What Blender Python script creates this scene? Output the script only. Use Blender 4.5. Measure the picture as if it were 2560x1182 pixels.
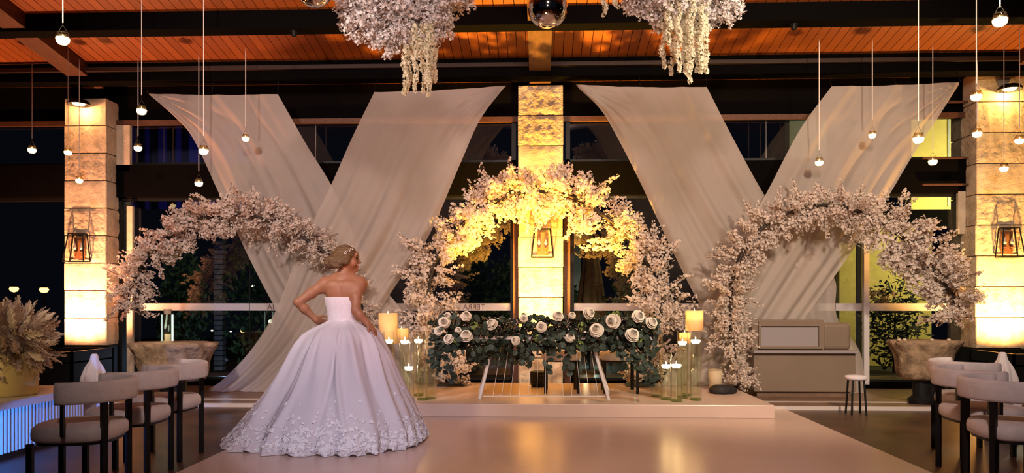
import bpy, math, random
import numpy as np
from mathutils import Vector, Matrix, Euler

random.seed(7)
for o in list(bpy.data.objects):
    bpy.data.objects.remove(o, do_unlink=True)
SC = bpy.context.scene
COL = SC.collection
PI = math.pi

# ------------------------------------------------------------------ camera
F, HY, CX, CAMH = 1850.0, 758.0, 1280.0, 1.2
TH = math.atan(70.0 / F)
cam = bpy.data.objects.new('camera', bpy.data.cameras.new('camera'))
COL.objects.link(cam)
cam.location = (0, 0, CAMH)
cam.rotation_euler = (PI / 2, 0, TH)
cam.data.sensor_width = 36.0
cam.data.lens = 36.0 * F / 2560.0
cam.data.shift_y = (HY - 591.0) / 2560.0
cam.data.clip_end = 200
SC.camera = cam


def at(px, py, Y):
    """point of the place at depth Y that the photograph shows at pixel (px, py)"""
    t = (px - CX) / F
    c, s = math.cos(TH), math.sin(TH)
    X = Y * (t * c - s) / (c + t * s)
    d = -X * s + Y * c
    return Vector((X, Y, CAMH + (HY - py) * d / F))


# ------------------------------------------------------------------ world, exposure, stage lights
SC.view_settings.view_transform = 'Standard'
SC.view_settings.look = 'None'
SC.view_settings.exposure = 0.0
SC.view_settings.gamma = 1.0
SC.view_settings.use_curve_mapping = False
W = bpy.data.worlds.new('night')
SC.world = W
W.use_nodes = True
W.node_tree.nodes['Background'].inputs[0].default_value = (0.010, 0.012, 0.022, 1)
W.node_tree.nodes['Background'].inputs[1].default_value = 0.35


def aim(o, target):
    d = Vector(target) - o.location
    o.rotation_euler = d.to_track_quat('-Z', 'Y').to_euler()


def spot(name, loc, target, col, watts, angle, blend=0.5, size=0.1):
    l = bpy.data.lights.new(name, 'SPOT')
    l.energy, l.color, l.spot_size, l.spot_blend, l.shadow_soft_size = watts, col, math.radians(angle), blend, size
    o = bpy.data.objects.new(name, l)
    COL.objects.link(o)
    o.location = loc
    aim(o, target)
    return o


def point(name, loc, col, watts, size=0.03):
    l = bpy.data.lights.new(name, 'POINT')
    l.energy, l.color, l.shadow_soft_size = watts, col, size
    o = bpy.data.objects.new(name, l)
    COL.objects.link(o)
    o.location = loc
    return o


SC.cycles.max_bounces = 5
SC.cycles.diffuse_bounces = 2
SC.cycles.glossy_bounces = 2
SC.cycles.transmission_bounces = 3
SC.cycles.transparent_max_bounces = 24
# stage spots hung from the ceiling over the front of the hall: rose wash on the left drape, peach on the right
spot('stage_spot_rose', (-3.4, 2.9, 4.15), (-2.7, 9.6, 2.1), (1.0, 0.80, 0.70), 1000, 72, 0.75, 0.2)
spot('stage_spot_peach', (3.3, 2.9, 4.15), (2.5, 9.6, 2.1), (1.0, 0.80, 0.58), 1350, 72, 0.75, 0.2)
spot('stage_spot_front', (0.3, -1.2, 5.0), (0.2, 9.4, 1.6), (1.0, 0.72, 0.64), 1350, 70, 0.7, 0.3)
spot('stage_spot_lavender', (-0.6, -0.5, 3.6), (-1.55, 6.2, 0.45), (0.42, 0.58, 1.0), 620, 20, 0.8, 0.12)
spot('floor_wash_blue', (-3.72, 4.35, 0.08), (-4.1, 5.8, 0.10), (0.05, 0.25, 1.0), 190, 34, 0.5, 0.04)
spot('flower_fill_spot', (0.0, 0.6, 3.0), (0.1, 6.6, 4.1), (1.0, 0.86, 0.82), 190, 27, 0.6, 0.12)  # added fill, brightens the hanging flower clouds
# added unseen fill spots that warm and brighten the timber ceiling
spot('ceiling_fill_red', (-5.3, 7.7, 0.5), (-4.2, 8.0, 4.7), (1.0, 0.16, 0.02), 100, 95, 0.8, 0.2)
spot('ceiling_fill_warm', (-0.6, 3.4, 0.5), (-0.4, 8.0, 4.7), (1.0, 0.28, 0.05), 150, 95, 0.8, 0.2)
spot('ceiling_fill_amber', (4.6, 5.2, 0.6), (4.0, 8.0, 4.7), (1.0, 0.30, 0.04), 90, 95, 0.8, 0.2)


# ------------------------------------------------------------------ material helpers
def mat(name, col, rough=0.6, metal=0.0, var=0.0, vscale=8.0, bump=0.0, bscale=40.0, spec=0.5, sheen=0.0, detail=4.0,
        stretch=None, coat=0.0):
    m = bpy.data.materials.new(name)
    m.use_nodes = True
    nt = m.node_tree
    b = nt.nodes['Principled BSDF']
    b.inputs['Roughness'].default_value = rough
    b.inputs['Metallic'].default_value = metal
    b.inputs['Specular IOR Level'].default_value = spec
    b.inputs['Sheen Weight'].default_value = sheen
    b.inputs['Coat Weight'].default_value = coat
    b.inputs['Base Color'].default_value = (*col, 1)
    if var or bump:
        tc = nt.nodes.new('ShaderNodeTexCoord')
        src = tc.outputs['Object']
        if stretch:
            mp = nt.nodes.new('ShaderNodeMapping')
            mp.inputs['Scale'].default_value = stretch
            nt.links.new(src, mp.inputs[0])
            src = mp.outputs[0]
    if var:
        n = nt.nodes.new('ShaderNodeTexNoise')
        n.inputs['Scale'].default_value = vscale
        n.inputs['Detail'].default_value = detail
        nt.links.new(src, n.inputs['Vector'])
        r = nt.nodes.new('ShaderNodeValToRGB')
        r.color_ramp.elements[0].position = 0.3
        r.color_ramp.elements[1].position = 0.7
        r.color_ramp.elements[0].color = (*[max(0, c * (1 - var)) for c in col], 1)
        r.color_ramp.elements[1].color = (*[min(1, c * (1 + var)) for c in col], 1)
        nt.links.new(n.outputs['Fac'], r.inputs[0])
        nt.links.new(r.outputs[0], b.inputs['Base Color'])
    if bump:
        n2 = nt.nodes.new('ShaderNodeTexNoise')
        n2.inputs['Scale'].default_value = bscale
        n2.inputs['Detail'].default_value = 6
        nt.links.new(src, n2.inputs['Vector'])
        bp = nt.nodes.new('ShaderNodeBump')
        bp.inputs['Strength'].default_value = bump
        bp.inputs['Distance'].default_value = 0.02
        nt.links.new(n2.outputs['Fac'], bp.inputs['Height'])
        nt.links.new(bp.outputs[0], b.inputs['Normal'])
    return m


def rand_tint(m, cols):
    """each object that shares the mesh takes its own shade of the base colour"""
    nt = m.node_tree
    b = nt.nodes['Principled BSDF']
    oi = nt.nodes.new('ShaderNodeObjectInfo')
    r = nt.nodes.new('ShaderNodeValToRGB')
    els = r.color_ramp.elements
    while len(els) < len(cols):
        els.new(0.5)
    for i, c in enumerate(cols):
        els[i].position = i / (len(cols) - 1)
        els[i].color = (*c, 1)
    nt.links.new(oi.outputs['Random'], r.inputs[0])
    nt.links.new(r.outputs[0], b.inputs['Base Color'])
    return m


def emit(name, col, strength):
    m = bpy.data.materials.new(name)
    m.use_nodes = True
    nt = m.node_tree
    nt.nodes.clear()
    e = nt.nodes.new('ShaderNodeEmission')
    e.inputs[0].default_value = (*col, 1)
    e.inputs[1].default_value = strength
    out = nt.nodes.new('ShaderNodeOutputMaterial')
    nt.links.new(e.outputs[0], out.inputs[0])
    m.cycles.emission_sampling = 'NONE'
    return m


def clear_glass(name, tint=(1, 1, 1), refl=0.08, rough=0.0, ior=1.45):
    """thin pane: fresnel reflection over tinted transmission"""
    m = bpy.data.materials.new(name)
    m.use_nodes = True
    nt = m.node_tree
    nt.nodes.clear()
    tr = nt.nodes.new('ShaderNodeBsdfTransparent')
    tr.inputs[0].default_value = (*tint, 1)
    gl = nt.nodes.new('ShaderNodeBsdfGlossy')
    gl.inputs['Roughness'].default_value = rough
    lw = nt.nodes.new('ShaderNodeLayerWeight')
    lw.inputs[0].default_value = 0.5
    pw_ = nt.nodes.new('ShaderNodeMath')
    pw_.operation = 'POWER'
    pw_.inputs[1].default_value = 4.0
    nt.links.new(lw.outputs['Facing'], pw_.inputs[0])
    ad = nt.nodes.new('ShaderNodeMath')
    ad.operation = 'MULTIPLY_ADD'
    ad.use_clamp = True
    ad.inputs[1].default_value = 0.55 if ior > 1.3 else 0.2
    ad.inputs[2].default_value = refl
    nt.links.new(pw_.outputs[0], ad.inputs[0])
    mx = nt.nodes.new('ShaderNodeMixShader')
    nt.links.new(ad.outputs[0], mx.inputs[0])
    nt.links.new(tr.outputs[0], mx.inputs[1])
    nt.links.new(gl.outputs[0], mx.inputs[2])
    out = nt.nodes.new('ShaderNodeOutputMaterial')
    nt.links.new(mx.outputs[0], out.inputs[0])
    return m


def translucent(name, col, tcol, mix=0.4, see=0.0, var=0.0, vscale=3.0, rough=0.6, stretch=(1, 1, 1), bump=0.0, bscale=60):
    m = mat(name, col, rough, var=var, vscale=vscale, stretch=stretch, bump=bump, bscale=bscale, spec=0.25)
    nt = m.node_tree
    b = nt.nodes['Principled BSDF']
    out = nt.nodes['Material Output']
    t = nt.nodes.new('ShaderNodeBsdfTranslucent')
    t.inputs[0].default_value = (*tcol, 1)
    mx = nt.nodes.new('ShaderNodeMixShader')
    mx.inputs[0].default_value = mix
    nt.links.new(b.outputs[0], mx.inputs[1])
    nt.links.new(t.outputs[0], mx.inputs[2])
    last = mx
    if see:
        tr = nt.nodes.new('ShaderNodeBsdfTransparent')
        m2 = nt.nodes.new('ShaderNodeMixShader')
        m2.inputs[0].default_value = see
        nt.links.new(mx.outputs[0], m2.inputs[1])
        nt.links.new(tr.outputs[0], m2.inputs[2])
        last = m2
    nt.links.new(last.outputs[0], out.inputs[0])
    return m


M = {}
M['black'] = mat('black_metal', (0.006, 0.006, 0.006), 0.5, spec=0.3)
M['beam'] = mat('dark_beam', (0.0025, 0.002, 0.002), 0.9, bump=0.2, spec=0.05)
M['rafter'] = mat('brown_rafter', (0.09, 0.032, 0.014), 0.6, var=0.3, vscale=5, stretch=(8, 1, 8), bump=0.15)
M['moulding'] = mat('dark_moulding', (0.025, 0.010, 0.006), 0.7)
M['plank'] = rand_tint(mat('ceiling_plank', (0.4, 0.17, 0.07), 0.5, bump=0.1, bscale=30, stretch=(6, 1, 6)),
                       [(0.23, 0.060, 0.010), (0.31, 0.084, 0.014), (0.26, 0.068, 0.011), (0.35, 0.098, 0.016)])
M['stone'] = mat('coral_stone', (0.62, 0.50, 0.36), 0.9, var=0.25, vscale=9, bump=0.9, bscale=26, spec=0.15)
M['stone2'] = mat('smooth_stone', (0.66, 0.54, 0.40), 0.85, var=0.15, vscale=6, bump=0.35, bscale=60, spec=0.15)
M['mortar'] = mat('mortar', (0.30, 0.22, 0.15), 0.95, bump=0.3)
M['brownfloor'] = mat('polished_brown_floor', (0.085, 0.042, 0.022), 0.40, var=0.45, vscale=2.2, bump=0.04, bscale=12, detail=8)
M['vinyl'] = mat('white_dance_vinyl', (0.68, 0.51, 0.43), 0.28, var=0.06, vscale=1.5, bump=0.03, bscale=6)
M['nosing'] = mat('pale_nosing', (0.62, 0.55, 0.52), 0.35)
M['ledge'] = mat('step_stone', (0.20, 0.12, 0.08), 0.4, var=0.25, vscale=4)
M['pane'] = clear_glass('window_glass', (0.76, 0.76, 0.75), 0.08)
M['lglass'] = clear_glass('lantern_glass', (0.98, 0.95, 0.92), 0.05)
M['vglass'] = clear_glass('vase_glass', (0.985, 0.99, 0.975), 0.02)
M['jarglass'] = clear_glass('votive_glass', (0.94, 0.84, 0.68), 0.10)
M['water'] = clear_glass('vase_water', (0.95, 0.97, 0.90), 0.01, 0.0, 1.2)
M['vbase'] = clear_glass('vase_thick_base', (0.70, 0.80, 0.50), 0.06, 0.05)
M['frost'] = translucent('frosted_strip', (0.74, 0.68, 0.70), (0.7, 0.65, 0.66), 0.25)
M['ink'] = mat('strip_lettering', (0.16, 0.10, 0.12), 0.6)
M['drape'] = translucent('sheer_drape', (0.68, 0.59, 0.54), (0.62, 0.50, 0.40), 0.28, see=0.28, var=0.05, vscale=2.5,
                         rough=0.75, bump=0.05, bscale=120)
M['twig'] = mat('twig', (0.055, 0.03, 0.02), 0.85)
M['blossom'] = translucent('blossom', (0.93, 0.83, 0.77), (0.9, 0.76, 0.64), 0.40)
M['blossom_cool'] = translucent('blossom_cool', (0.92, 0.88, 0.88), (0.86, 0.80, 0.78), 0.38)
M['wisteria'] = translucent('wisteria', (0.93, 0.88, 0.70), (0.86, 0.80, 0.58), 0.38)
M['frame'] = mat('arch_frame', (0.03, 0.02, 0.015), 0.6)
M['ribbon'] = mat('pale_ribbon', (0.80, 0.68, 0.60), 0.6)
M['line'] = mat('nylon_line', (0.05, 0.04, 0.035), 0.5)
M['flame'] = emit('candle_flame', (1.0, 0.66, 0.28), 14.0)
M['tealight'] = emit('lit_tealight_wax', (1.0, 0.80, 0.48), 5.5)
M['wax'] = translucent('candle_wax', (0.88, 0.76, 0.56), (1.0, 0.80, 0.50), 0.55)
M['mirror'] = mat('mirror_ball', (0.80, 0.74, 0.66), 0.06, metal=1.0)
M['chrome'] = mat('chrome', (0.7, 0.65, 0.6), 0.15, metal=1.0)
M['skin'] = mat('skin', (0.34, 0.152, 0.082), 0.48, var=0.06, vscale=14, bump=0.03, bscale=160, spec=0.35)
M['hair'] = mat('blonde_hair', (0.15, 0.090, 0.045), 0.40, var=0.45, vscale=22, bump=0.5, bscale=70, stretch=(1, 1, 4), spec=0.4)
M['lip'] = mat('lips', (0.50, 0.14, 0.12), 0.4)
M['eye'] = mat('eye_dark', (0.03, 0.02, 0.018), 0.25)
M['tulle'] = translucent('tulle', (0.80, 0.74, 0.78), (0.75, 0.68, 0.70), 0.18, var=0.03, rough=0.7, bump=0.12, bscale=240)
M['satin'] = mat('beaded_satin', (0.80, 0.74, 0.79), 0.42, var=0.06, vscale=60, bump=0.3, bscale=180, sheen=0.3)
M['lace'] = mat('lace', (0.95, 0.92, 0.94), 0.55, bump=0.5, bscale=200)
M['crystal'] = mat('crystal', (0.97, 0.95, 0.98), 0.06, metal=0.0, spec=1.0, coat=1.0)
M['cream'] = mat('cream_upholstery', (0.74, 0.68, 0.69), 0.85, var=0.08, vscale=18, bump=0.3, bscale=220, sheen=0.3)
M['white'] = mat('white_lacquer', (0.72, 0.68, 0.68), 0.4)
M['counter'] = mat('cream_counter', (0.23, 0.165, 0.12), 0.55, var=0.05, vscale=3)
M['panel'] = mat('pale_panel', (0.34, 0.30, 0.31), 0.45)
M['cloth'] = mat('white_cloth', (0.72, 0.66, 0.70), 0.85, bump=0.2, bscale=160, sheen=0.3)
M['rustic'] = mat('rustic_stone', (0.34, 0.23, 0.14), 0.9, var=0.45, vscale=9, bump=1.0, bscale=18)
M['vaseyellow'] = mat('mustard_vase', (0.66, 0.50, 0.20), 0.5, var=0.05)
M['pampas'] = translucent('dried_plume', (0.80, 0.66, 0.52), (0.72, 0.54, 0.38), 0.3)
M['leaf'] = rand_tint(mat('eucalyptus_leaf', (0.05, 0.09, 0.06), 0.55, spec=0.4),
                      [(0.018, 0.034, 0.027), (0.045, 0.070, 0.055), (0.028, 0.050, 0.030), (0.065, 0.095, 0.075)])
M['leafd'] = mat('garland_foliage', (0.022, 0.036, 0.024), 0.6)
M['rose'] = mat('cream_rose', (0.92, 0.86, 0.74), 0.6, sheen=0.2)
M['green'] = mat('green_bloom', (0.26, 0.36, 0.10), 0.6)
M['gyp'] = mat('tiny_white_blooms', (0.62, 0.52, 0.46), 0.7)
M['acrylic'] = mat('acrylic_rod', (0.75, 0.70, 0.66), 0.2)
M['brick'] = mat('grey_brick', (0.20, 0.23, 0.27), 0.85, var=0.2, bump=0.3)
M['night'] = mat('night_ground', (0.02, 0.022, 0.02), 0.9)
M['ywall'] = mat('yellow_render', (0.80, 0.66, 0.22), 0.8, var=0.06)
M['bwall'] = mat('pale_blue_render', (0.50, 0.56, 0.60), 0.8, var=0.06)
M['canvas'] = mat('brown_canvas', (0.30, 0.17, 0.08), 0.85, var=0.15, bump=0.2)
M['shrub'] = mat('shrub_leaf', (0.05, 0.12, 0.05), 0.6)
M['shrub_silhouette'] = mat('silhouette_shrub_leaf', (0.006, 0.010, 0.007), 0.8)  # near-black leaf, the shade of the silhouette is put into the colour
M['curtain'] = mat('dark_blue_curtain', (0.10, 0.11, 0.26), 0.9)
M['pot'] = mat('cream_pot', (0.60, 0.48, 0.32), 0.6)
M['bag'] = mat('black_bag', (0.015, 0.013, 0.014), 0.7, bump=0.3)
M['bulb'] = mat('glass_bulb', (0.9, 0.82, 0.68), 0.15)
M['brass'] = mat('sconce_plate', (0.30, 0.14, 0.06), 0.4, metal=0.4)
M['lens'] = emit('uplight_lens', (1.0, 0.72, 0.30), 6.0)
M['bokeh'] = emit('garden_lamp_glow', (1.0, 0.52, 0.16), 7.0)
M['bokehw'] = emit('garden_lamp_white', (1.0, 0.92, 0.75), 6.0)
M['edge'] = emit('glass_edge_glow', (0.70, 1.0, 0.82), 1.6)  # greenish glow of the lantern glass edges, put in as emission


# ------------------------------------------------------------------ mesh helpers
class MB:
    def __init__(s):
        s.v, s.f, s.m = [], [], []

    def add(s, verts, faces, mi=0):
        o = len(s.v)
        s.v.extend([tuple(p) for p in verts])
        s.f.extend([tuple(i + o for i in q) for q in faces])
        s.m.extend([mi] * len(faces))
        return s

    def box(s, c, size, rz=0.0, mi=0, rot=None):
        hx, hy, hz = [q / 2 for q in size]
        R = rot if rot is not None else Matrix.Rotation(rz, 3, 'Z')
        vs = [Vector(c) + R @ Vector((x * hx, y * hy, z * hz)) for x in (-1, 1) for y in (-1, 1) for z in (-1, 1)]
        return s.add(vs, [(0, 1, 3, 2), (4, 6, 7, 5), (0, 4, 5, 1), (2, 3, 7, 6), (0, 2, 6, 4), (1, 5, 7, 3)], mi)

    def bar(s, a, b, w, h=None, mi=0):
        a, b = Vector(a), Vector(b)
        d = b - a
        L = d.length
        R = d.to_track_quat('Z', 'Y').to_matrix()
        return s.box((a + b) / 2, (w, h or w, L), mi=mi, rot=R)

    def tube(s, pts, rad, n=8, mi=0, cap=True):
        pts = [Vector(p) for p in pts]
        rs = rad if isinstance(rad, (list, tuple)) else [rad] * len(pts)
        rings = []
        prev = None
        for i, p in enumerate(pts):
            d = (pts[min(i + 1, len(pts) - 1)] - pts[max(i - 1, 0)]).normalized()
            if prev is None:
                u = d.orthogonal().normalized()
            else:
                u = (prev - d * prev.dot(d)).normalized()
            prev = u
            w = d.cross(u)
            rings.append([p + (u * math.cos(2 * PI * k / n) + w * math.sin(2 * PI * k / n)) * rs[i] for k in range(n)])
        vs = [q for r in rings for q in r]
        fs = [(i * n + k, i * n + (k + 1) % n, (i + 1) * n + (k + 1) % n, (i + 1) * n + k) for i in range(len(pts) - 1) for k in range(n)]
        if cap:
            fs += [tuple(range(n - 1, -1, -1)), tuple((len(pts) - 1) * n + k for k in range(n))]
        return s.add(vs, fs, mi)

    def lathe(s, prof, n=24, c=(0, 0, 0), mi=0, sx=1.0, sy=1.0, fn=None):
        vs, fs = [], []
        for i, (r, z) in enumerate(prof):
            for k in range(n):
                a = 2 * PI * k / n
                rr = r * (fn(a, i, z) if fn else 1.0)
                vs.append((c[0] + rr * sx * math.cos(a), c[1] + rr * sy * math.sin(a), c[2] + z))
        for i in range(len(prof) - 1):
            for k in range(n):
                fs.append((i * n + k, i * n + (k + 1) % n, (i + 1) * n + (k + 1) % n, (i + 1) * n + k))
        if prof[0][0] > 1e-5:
            fs.append(tuple(range(n - 1, -1, -1)))
        if prof[-1][0] > 1e-5:
            fs.append(tuple((len(prof) - 1) * n + k for k in range(n)))
        return s.add(vs, fs, mi)

    def build(s, name, mats, parent=None, smooth=False, loc=None):
        me = bpy.data.meshes.new(name)
        me.from_pydata(s.v, [], s.f)
        mats = mats if isinstance(mats, (list, tuple)) else [mats]
        for q in mats:
            me.materials.append(M[q] if isinstance(q, str) else q)
        if len(mats) > 1:
            me.polygons.foreach_set('material_index', s.m)
        if smooth:
            me.polygons.foreach_set('use_smooth', [True] * len(me.polygons))
        me.update()
        return link(name, me, parent, loc)


def link(name, me, parent=None, loc=None):
    o = bpy.data.objects.new(name, me)
    COL.objects.link(o)
    if parent is not None:
        o.parent = parent
    if loc is not None:
        o.location = loc
    return o


def mesh_np(name, V, Fc, mats, mi=None, smooth=False):
    me = bpy.data.meshes.new(name)
    me.from_pydata(V.tolist() if hasattr(V, 'tolist') else V, [], Fc.tolist() if hasattr(Fc, 'tolist') else Fc)
    for q in mats:
        me.materials.append(M[q])
    if mi is not None:
        me.polygons.foreach_set('material_index', mi)
    if smooth:
        me.polygons.foreach_set('use_smooth', [True] * len(me.polygons))
    me.update()
    return me


def bevel(o, w=0.01, seg=2):
    b = o.modifiers.new('bevel', 'BEVEL')
    b.width, b.segments, b.limit_method = w, seg, 'ANGLE'
    return o


def thing(name, label, cat, loc=(0, 0, 0), rz=0.0, group=None):
    o = bpy.data.objects.new(name, None)
    COL.objects.link(o)
    o.location = loc
    o.rotation_euler = (0, 0, rz)
    return tag(o, label, cat, group)


def tag(o, label, cat, group=None, kind=None):
    o['label'] = label
    o['category'] = cat
    if group:
        o['group'] = group
    if kind:
        o['kind'] = kind
    return o


def struct(o, label=None, cat=None):
    o['kind'] = 'structure'
    if label:
        o['label'] = label
    if cat:
        o['category'] = cat
    return o


def copy_tree(o, parent=None):
    c = o.copy()
    COL.objects.link(c)
    c.parent = parent
    for ch in list(o.children):
        copy_tree(ch, c)
    return c


def vnoise(x, y, z, seed=0):
    """cheap smooth pseudo noise for displacing vertices"""
    s = seed * 1.37
    return (math.sin(x * 1.7 + 1.3 * math.sin(y * 2.1 + s) + s) * math.sin(z * 1.9 + 1.1 * math.sin(x * 1.3 - s)) +
            0.5 * math.sin(x * 4.1 + y * 3.7 + s * 2) * math.sin(z * 4.7 - y * 3.1 + s)) / 1.5


# ------------------------------------------------------------------ the setting: floors, ceiling, beams
fl = MB().box((0, 4.0, -0.05), (24, 17, 0.1)).build('floor', 'brownfloor')
struct(fl, 'polished brown stone floor beside the white dance floor', 'floor')
st = thing('window_step', 'low brown stone step with pale nosing running below the windows', 'step', (0, 9.4, 0))
MB().box((0, 0.0, 0.02), (20, 1.86, 0.04)).build('step_slab', 'ledge', st)
MB().box((0, -0.95, 0.0215), (20, 0.05, 0.043)).build('nosing', 'nosing', st)
st['kind'] = 'structure'
ns = MB().box((0, 8.83, 0.043), (20, 0.07, 0.006)).build('floor_inlay', 'nosing')
struct(ns, 'pale inlay strip in the raised floor by the windows', 'inlay')

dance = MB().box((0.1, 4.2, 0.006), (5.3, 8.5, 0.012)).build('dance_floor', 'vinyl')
tag(dance, 'glossy white dance floor reflecting pink and amber light', 'dance floor')
PLH = 0.148
pl = thing('stage_platform', 'low white platform under the flower table and candles', 'platform', (0, 7.73, 0))
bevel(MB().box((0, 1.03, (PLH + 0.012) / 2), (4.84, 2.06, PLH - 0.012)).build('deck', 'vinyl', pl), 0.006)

# sloping timber ceiling
SL = 0.163


def zr(Y):          # underside of the rafters
    return 4.175 + SL * (9.9 - Y)


def zc(Y):          # underside of the boards
    return zr(Y) + 0.17


Y0, Y1 = -1.0, 10.4
ce = MB()
ce.add([(-11, Y0, zc(Y0) + 0.03), (11, Y0, zc(Y0) + 0.03), (11, Y1, zc(Y1) + 0.03), (-11, Y1, zc(Y1) + 0.03),
        (-11, Y0, zc(Y0) + 0.1), (11, Y0, zc(Y0) + 0.1), (11, Y1, zc(Y1) + 0.1), (-11, Y1, zc(Y1) + 0.1)],
       [(0, 1, 2, 3), (4, 7, 6, 5), (0, 4, 5, 1), (1, 5, 6, 2), (2, 6, 7, 3), (3, 7, 4, 0)])
ceil = struct(ce.build('ceiling', 'beam'), 'sloping timber board ceiling lit orange', 'ceiling')
pw = 0.118
b = MB()
b.add([(-pw / 2 + .004, Y0, zc(Y0)), (pw / 2 - .004, Y0, zc(Y0)), (pw / 2 - .004, Y1, zc(Y1)), (-pw / 2 + .004, Y1, zc(Y1)),
       (-pw / 2 + .004, Y0, zc(Y0) + .03), (pw / 2 - .004, Y0, zc(Y0) + .03), (pw / 2 - .004, Y1, zc(Y1) + .03), (-pw / 2 + .004, Y1, zc(Y1) + .03)],
      [(0, 1, 2, 3), (0, 4, 5, 1), (1, 5, 6, 2), (2, 6, 7, 3), (3, 7, 4, 0)])
p0 = b.build('plank', 'plank', ceil)
n = int(9.6 / pw)
for k in range(-n, n + 1):
    o = p0 if k == -n else p0.copy()
    if k != -n:
        COL.objects.link(o)
        o.parent = ceil
    o.location = (k * pw, 0, 0)

tr_n = [0]


def trim(mb, mats, label, cat='beam'):
    tr_n[0] += 1
    return struct(mb.build('trim_%d' % tr_n[0], mats), label, cat)


def cross_beam(ya, yb, zb, label, x0=-10, x1=10):
    m = MB()
    za = zc(ya) + 0.03
    zb2 = zc(yb) + 0.03
    m.add([(x0, ya, zb), (x1, ya, zb), (x1, ya, za), (x0, ya, za), (x0, yb, zb), (x1, yb, zb), (x1, yb, zb2), (x0, yb, zb2)],
          [(0, 1, 2, 3), (4, 7, 6, 5), (0, 4, 5, 1), (1, 5, 6, 2), (2, 6, 7, 3), (3, 7, 4, 0)])
    return trim(m, 'beam', label)


cross_beam(8.43, 8.66, 4.38, 'long black ceiling beam nearest the hanging flowers')
cross_beam(9.62, 9.86, 4.15, 'long black ceiling beam above the stone pillars')
cross_beam(5.6, 5.85, zr(5.7) + 0.02, 'black ceiling beam over the dance floor')
# stepped mouldings on the far beam
trim(MB().box((0, 9.58, 4.29), (20, 0.05, 0.05)), 'moulding', 'narrow brown moulding along the far ceiling beam', 'moulding')
for xx, lb in ((-6.15, 'brown rafter over the left stone pillar'), (0.0, 'brown rafter over the middle stone pillar'),
               (6.2, 'brown rafter over the right stone pillar')):
    m = MB()
    a, bb = 4.0, 9.98
    w = 0.14
    m.add([(xx - w, a, zr(a)), (xx + w, a, zr(a)), (xx + w, bb, zr(bb)), (xx - w, bb, zr(bb)),
           (xx - w, a, zc(a) + .02), (xx + w, a, zc(a) + .02), (xx + w, bb, zc(bb) + .02), (xx - w, bb, zc(bb) + .02)],
          [(0, 1, 2, 3), (4, 7, 6, 5), (0, 4, 5, 1), (1, 5, 6, 2), (2, 6, 7, 3), (3, 7, 4, 0)])
    trim(m, 'rafter', lb, 'rafter')
# small black ceiling spots fixed under the near beam
for px, py, side in ((735, 97, 'left'), (1985, 76, 'right')):
    p = at(px, py, 8.55)
    t = thing('ceiling_spotlight', 'tiny black spotlight under the near beam, %s of the mirror balls' % side, 'spotlight', (p.x, 8.55, 4.38))
    MB().lathe([(0.02, 0), (0.03, -0.01), (0.03, -0.06), (0.0, -0.06)], 12).build('housing', 'black', t)
    MB().lathe([(0.045, 0.0), (0.045, -0.008), (0, -0.008)], 12).build('rose', 'black', t)

# ------------------------------------------------------------------ window wall
YW = 10.35


def zpx(py, Y=YW):
    return at(1350, py, Y).z


ZU0, ZU1 = zpx(408), zpx(298)
ZL1 = zpx(490)
wb = MB()
wb.box((0, YW + 0.05, (ZU1 + 5.2) / 2), (22, 0.2, 5.2 - ZU1))
struct(wb.build('wall_back', 'beam'), 'black wall above the upper windows', 'wall')
trim(MB().box((0, YW, (ZU0 + ZL1) / 2), (22, 0.22, ZU0 - ZL1)), 'beam', 'wide black transom between upper and lower windows')
trim(MB().box((0, YW - 0.08, ZU1 - 0.02), (22, 0.05, 0.07)), 'rafter', 'thin brown rail over the upper windows', 'rail')
trim(MB().box((0, YW, 0.06), (22, 0.16, 0.14)), 'beam', 'black sill rail below the lower windows', 'sill')
for s_, nm in ((-1, 'left'), (1, 'right')):
    struct(MB().box((s_ * 10.6, 4, 2.6), (0.1, 14, 5.6)).build('wall_' + nm, 'beam'), 'black side wall at the %s end of the hall' % nm, 'wall')
wn = [0]


def window(x0, x1, z0, z1, nb, label, strip=None):
    wn[0] += 1
    w = struct(bpy.data.objects.new('window_%d' % wn[0], None), label, 'window')
    COL.objects.link(w)
    w.location = (0, YW, 0)
    m = MB()
    for q in (x0, x1):
        m.box((q + (0.03 if q == x0 else -0.03), 0, (z0 + z1) / 2), (0.06, 0.1, z1 - z0))
    m.box(((x0 + x1) / 2, 0, z0 + 0.02), (x1 - x0, 0.1, 0.04))
    m.box(((x0 + x1) / 2, 0, z1 - 0.02), (x1 - x0, 0.1, 0.04))
    m.build('window_frame', 'black', w)
    step = (x1 - x0) / nb
    for k in range(nb):
        MB().box((x0 + step * (k + .5), 0.0, (z0 + z1) / 2), (step - 0.01, 0.008, z1 - z0 - 0.06)).build('pane', 'pane', w)
        if k:
            MB().box((x0 + step * k, -0.006, (z0 + z1) / 2), (0.012, 0.02, z1 - z0 - 0.06)).build('mullion', 'chrome' if z0 > 2.5 else 'black', w)
    if strip:
        for a, c, txt, tx, scl in strip:
            zt, zb = zpx(758), zpx(776.5)
            sm = MB().box(((a + c) / 2, -0.012, (zt + zb) / 2), (c - a, 0.008, zt - zb)).build('frosted_strip', 'frost', w)
            if txt:
                cu = bpy.data.curves.new('lettering', 'FONT')
                cu.body = txt
                cu.size = scl
                cu.extrude = 0.001
                cu.materials.append(M['ink'])
                o = bpy.data.objects.new('lettering', cu)
                COL.objects.link(o)
                o.parent = sm
                o.location = (tx, -0.019, (zt + zb) / 2 - scl * 0.33)
                o.rotation_euler = (PI / 2, 0, PI)
    return w


XL, XR = at(300, 500, YW).x, at(2425, 500, YW).x


def wx(px):
    return at(px, 500, YW).x


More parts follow.
